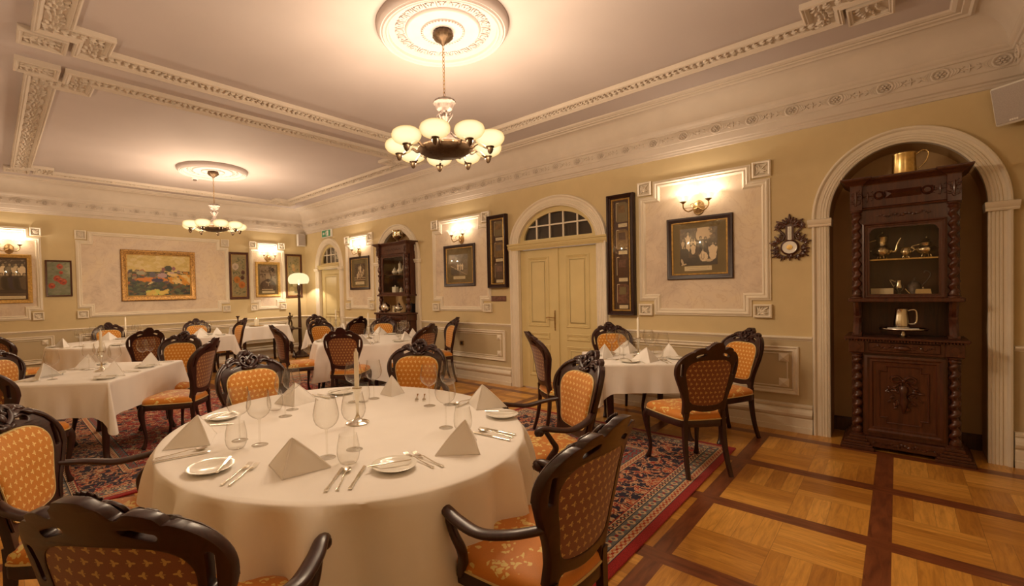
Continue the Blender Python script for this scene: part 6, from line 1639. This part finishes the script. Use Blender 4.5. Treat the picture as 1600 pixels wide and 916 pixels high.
def b_napkin():
    """stiff linen folded to a pyramid, sharp edge towards -y, open behind"""
    bm = B(); A = Vector((0, 0.005, 0.140)); F = Vector((0, -0.080, 0.0)); L = Vector((-0.140, 0.062, 0.0)); R = Vector((0.140, 0.062, 0.0))
    def wall_(P, Q, off, k):
        n = 10
        nor = (Q-P).cross(A-P).normalized()
        def f(i, j):
            s = i/(n-1); t = j/(n-1)
            a = P.lerp(Q, s); top = A+(P.lerp(Q, s)-A)*0.0
            p = a.lerp(top, t*(1-off))
            bulge = 0.008*sin(pi*s)*sin(pi*min(1, t*1.2))*k
            return p+nor*bulge
        return f
    for off, sc in ((0.0, 1.0), (0.03, 0.955), (0.05, 0.92)):
        F2, L2, R2_ = F*sc+Vector((0, 0.004, 0))*(sc < 1), L*sc, R*sc
        for P, Q, k in ((F2, L2, -1), (F2, R2_, 1)):
            s0 = len(bm.verts); grid(bm, wall_(P, Q, off, k), 10, 10)
    # soft rolled edges
    for P in (L, R): tube(bm, catmull([P, P.lerp(A, 0.5)+Vector((0, 0.004, 0.002)), A], 4), [0.004]*8+[0.002], 6)
    tube(bm, [F, F.lerp(A, 0.5)+Vector((0, -0.003, 0)), A], [0.004, 0.005, 0.002], 6)
    o = mk('folded_napkin', bm, 'linen', None, smooth=50); return tag(o, '', 'napkin')
def b_holder():
    bm = B(); lathe(bm, [(0.0, 0.0), (0.063, 0.0), (0.065, 0.006), (0.055, 0.012), (0.040, 0.016), (0.028, 0.020), (0.014, 0.032), (0.009, 0.05), (0.008, 0.09), (0.012, 0.14), (0.020, 0.178), (0.028, 0.196), (0.027, 0.202), (0.016, 0.200), (0.0, 0.198)], 28)
    o = mk('candlestick', bm, 'silver', None, smooth=50); return tag(o, '', 'candlestick')
def b_candle():
    bm = B(); lathe(bm, [(0.0, 0.0), (0.0125, 0.0), (0.0135, 0.004), (0.0125, 0.195), (0.008, 0.205), (0.003, 0.222), (0.0, 0.223)], 18)
    o = mk('candle', bm, 'wax', None, smooth=50); tag(o, '', 'candle')
    bm = B(); tube(bm, [(0, 0, 0.221), (0.001, 0, 0.232)], 0.0009, 5); mk('wick', bm, 'wick', o); return o
wine, tumb, sidep, fork_, spoon_, knife_, bknife, napk, hold, cand = Stock(b_wine), Stock(b_tumbler), Stock(b_plate), Stock(b_fork), Stock(b_spoon), Stock(b_knife), Stock(lambda: b_knife(0.185, 'butter_knife')), Stock(b_napkin), Stock(b_holder), Stock(b_candle)
Z = TZ+0.0012
def lay(st, a, b, label, z=Z, group=None):
    """cutlery from handle end a towards point b"""
    return st((a[0], a[1], z), math.atan2(b[1]-a[1], b[0]-a[0]), label, group)
def nap(x, y, face, label, z=Z):
    """face: direction (dx, dy) the sharp edge points to"""
    return napk((x, y, z), math.atan2(face[1], face[0])+pi/2, label)
def candle_set(x, y, where, z=TZ):
    hold((x, y, z+0.0006), 0, 'silver trumpet candlestick '+where); cand((x, y, z+0.2008), 0.3, 'tall white candle in the candlestick '+where)
# ---- the big round table
BT = 'on the big round table'
for (x, y), l in {(0.857, 2.399): 'left of two behind the leftmost tumbler', (0.896, 2.249): 'right of two behind the leftmost tumbler', (1.215, 2.659): 'front of the pair by the back left napkin',
                  (1.316, 2.777): 'rear of the pair by the back left napkin', (1.026, 1.840): 'standing alone right of the front left napkin', (1.165, 1.835): 'before the candlestick',
                  (1.826, 2.614): 'just right of the candle at the back', (1.682, 2.642): 'hidden behind the candle', (1.937, 2.165): 'before the back right armchair', (1.679, 1.748): 'behind the front right napkin',
                  (2.040, 2.089): 'rightmost, at the back rim'}.items():
    wine((x, y, Z), x*7, 'wine glass %s, %s' % (BT, l))
for (x, y), l in {(0.798, 2.281): 'right of the left napkin', (1.050, 1.702): 'above the front knives', (1.698, 1.640): 'behind the front right napkin', (1.237, 2.850): 'at the back left napkin', (1.721, 2.594): 'behind the candlestick'}.items():
    tumb((x, y, Z), 0, 'stemless glass tumbler %s, %s' % (BT, l))
candle_set(*T1[:1], T1[1]-0.05, BT) if False else candle_set(1.418, 2.193, BT)
nap(0.705, 2.515, (0.05, -0.15), 'pyramid folded white napkin, leftmost on the big round table')
nap(0.845, 1.800, (-0.14, -0.10), 'pyramid folded white napkin at the front left of the round table')
nap(1.495, 1.425, (0.03, -1), 'pyramid folded white napkin at the front right of the round table')
nap(2.125, 1.880, (-1, -0.25), 'pyramid folded white napkin at the right rim of the round table')
nap(1.975, 2.605, (-0.6, -0.7), 'white napkin folded upright at the back of the round table').scale = (0.62, 0.75, 1.0)
nap(1.400, 2.905, (-0.5, -0.8), 'pyramid folded napkin at the back left behind two wine glasses')
for i, ((x, y), a, b, l) in enumerate([((0.625, 2.085), (0.615, 1.975), (0.735, 2.15), 'front left'), ((1.149, 1.514), (1.05, 1.56), (1.24, 1.47), 'front right'), ((2.04, 1.655), (2.00, 1.75), (2.12, 1.59), 'right'), ((1.765, 2.938), (1.68, 2.93), (1.86, 2.96), 'back'), ((0.945, 2.908), (0.86, 2.87), (1.04, 2.95), 'back left')]):
    sidep((x, y, Z), 0, 'white side plate with a butter knife, %s of the big round table' % l)
    lay(bknife, a, b, 'butter knife across the %s side plate of the big round table' % l, Z+0.0185)
lay(fork_, (0.600, 1.878), (0.784, 2.035), 'inner fork beside the front left plate of the big round table'); lay(fork_, (0.618, 1.850), (0.816, 2.020), 'outer fork beside the front left plate of the big round table')
lay(fork_, (1.253, 1.385), (1.280, 1.635), 'left fork beside the front right plate of the big round table'); lay(fork_, (1.287, 1.362), (1.312, 1.626), 'right fork beside the front right plate of the big round table')
lay(knife_, (0.478, 2.372), (0.764, 2.312), 'knife lying left of the leftmost tumbler on the big round table'); lay(spoon_, (0.498, 2.420), (0.751, 2.385), 'spoon lying in front of the leftmost napkin of the big round table')
lay(knife_, (0.838, 1.520), (1.01, 1.680), 'left knife of the front cutlery set on the big round table'); lay(spoon_, (0.872, 1.496), (1.064, 1.700), 'spoon between two knives at the front of the big round table'); lay(knife_, (0.910, 1.470), (1.100, 1.640), 'right knife of the front cutlery set on the big round table')
lay(knife_, (1.727, 1.353), (1.702, 1.600), 'first knife beside the spoon at the right of the big round table'); lay(spoon_, (1.775, 1.372), (1.748, 1.62), 'spoon at the right edge of the big round table'); lay(knife_, (1.812, 1.385), (1.790, 1.60), 'outer knife beside the spoon at the right of the big round table')
lay(knife_, (2.23, 2.02), (2.04, 2.00), 'knife behind the right napkin of the big round table'); lay(spoon_, (2.25, 2.07), (2.05, 2.05), 'spoon behind the right napkin of the big round table')
lay(fork_, (2.10, 2.47), (1.96, 2.32), 'first fork at the back right rim of the big round table'); lay(fork_, (2.13, 2.43), (1.99, 2.28), 'second fork at the back right rim of the big round table')
lay(knife_, (1.60, 3.06), (1.62, 2.86), 'knife at the back rim of the big round table'); lay(spoon_, (1.64, 3.05), (1.66, 2.85), 'spoon at the back rim of the big round table')
lay(knife_, (0.76, 2.86), (0.93, 2.74), 'knife at the back left rim of the big round table')
# ---- the other tables: a cover for each seat
def cover(T, seat, edge, where, table, rnd, full=True, two=True):
    """T table centre, seat direction in degrees (math angle), edge = distance from the centre to the rim"""
    a = radians(seat); d = Vector((cos(a), sin(a))); s = Vector((-sin(a), cos(a))); C_ = Vector(T)
    R = random.Random(rnd); j = lambda k=0.01: R.uniform(-k, k)
    def P(out, side): return C_+d*(edge-out)+s*side
    w = '%s of %s' % (where, table)
    p = P(0.15, j(0.02)); nap(p.x, p.y, d if R.random() < 0.5 else -d, 'pyramid folded white napkin, '+w)
    sd = 0.20 if edge > 0.6 else 0.17
    gx = 0.215 if edge > 0.6 else 0.205
    p = P(0.13, -sd); sidep((p.x, p.y, Z), 0, 'white side plate, '+w); q = P(0.21, -sd+j()); lay(bknife, P(0.045, -sd+j()), q, 'butter knife on the side plate, '+w, Z+0.0185)
    lay(fork_, P(0.03, -sd+0.115), P(0.25, -sd+0.115+j()), 'fork, '+w)
    lay(knife_, P(0.03, 0.155), P(0.25, 0.155+j()), 'knife, '+w); lay(spoon_, P(0.03, 0.195), P(0.24, 0.195+j()), 'spoon, '+w)
    p = P(0.31, 0.10+j(0.01)); wine((p.x, p.y, Z), 0, 'left wine glass, '+w)
    if two: p = P(0.28, gx+j(0.01)); wine((p.x, p.y, Z), 0, 'right wine glass, '+w)
    if full: p = P(0.375, 0.19+j(0.008)) if not two else P(0.38, 0.19); tumb((p.x, p.y, Z), 0, 'tumbler, '+w)
QT = 'the square table at right'
r2 = 39.7
for k, (an, wh) in enumerate(((r2+180, 'near side'), (r2, 'wall side'), (r2+90, 'left side'), (r2-90, 'right side'))): cover(T2, an, 0.47, wh, QT, 10+k, k < 2, True)
candle_set(T2[0]+0.03, T2[1]-0.01, 'on the square table at right')
MTb = 'the middle round table'
for k, (an, wh) in enumerate(((225, 'near side'), (285, 'near right side'), (325, 'right side'), (40, 'cabinet side'), (95, 'far side'), (170, 'left side'))): cover(T3, an, 0.85, wh, MTb, 20+k, True, k % 2 == 0 or k == 1)
candle_set(4.22, 6.15, 'on the middle round table')
LTb = 'the long left table'
def on4(a, b): v = T4+u4*a+v4*b; return (v.x, v.y)
for k, (cen, an, e, wh) in enumerate(((on4(-0.30, 0), math.degrees(math.atan2(-v4.y, -v4.x)), 0.47, 'near right seat'), (on4(0.34, 0), math.degrees(math.atan2(-v4.y, -v4.x)), 0.47, 'far right seat'),
                               (on4(-0.30, 0), math.degrees(math.atan2(v4.y, v4.x)), 0.47, 'near left seat'), (on4(0.34, 0), math.degrees(math.atan2(v4.y, v4.x)), 0.47, 'far left seat'))): cover(cen, an, e, wh, LTb, 30+k, False, k != 2)
p_ = on4(0.02, 0.0); candle_set(p_[0], p_[1], 'on the long left table')
FTb = 'the far left round table'
for k, (an, wh) in enumerate(((200, 'left side'), (285, 'near side'), (20, 'right side'), (85, 'wall side'))): cover(T5, an, 0.80, wh, FTb, 40+k, False, True)
candle_set(1.60, 9.55, 'on the far left round table')
STb = 'the table near the small door'
for k, (an, wh) in enumerate(((270, 'near side'), (90, 'far side'), (180, 'left side'))): cover(T7, an, 0.44, wh, STb, 50+k, False, False)
candle_set(T7[0], T7[1], 'on the table near the small door')
PTb = 'the table below the landscape painting'
for k, (an, wh) in enumerate(((90, 'wall side'), (0, 'right side'), (225, 'left side'))): cover(T8, an, 0.36, wh, PTb, 60+k, False, False)
# ---- candle lit table by the back wall
t = thing('pillar_candle', 'short lit cream pillar candle on the table at the back wall', 'candle', (4.12, 10.33, H6+0.021))
bm = B(); lathe(bm, [(0, 0), (0.048, 0), (0.05, 0.005), (0.05, 0.125), (0.044, 0.132), (0.02, 0.124), (0, 0.122)], 24); mk('wax_body', bm, 'wax', t)
bm = B(); tube(bm, [(0, 0, 0.122), (0.001, 0, 0.14)], 0.0015, 5); mk('wick', bm, 'wick', t)
bm = B(); lathe(bm, [(0, 0.136), (0.005, 0.142), (0.006, 0.150), (0.003, 0.165), (0, 0.176)], 10); mk('flame', bm, 'flame', t)
bm = B(); lathe(bm, [(0, 0), (0.10, 0), (0.15, 0.008), (0.155, 0.014), (0.14, 0.012), (0.09, 0.018), (0, 0.018)], 32); o_ = mk('candle_plate', bm, 'brass', None, (4.12, 10.33, H6+0.0015)); tag(o_, 'round brass dish under the lit pillar candle', 'dish')
bm = B(); lathe(bm, [(0, 0), (0.045, 0), (0.048, 0.01), (0.02, 0.03), (0.014, 0.06), (0.012, 0.16), (0.018, 0.20), (0.040, 0.235), (0.042, 0.245), (0.0, 0.24)], 18); o_ = mk('candlestick', bm, 'lamp_wood', None, (3.78, 10.48, H6+0.0015)); tag(o_, 'dark wooden candlestick at the left end of the candle lit table', 'candlestick')
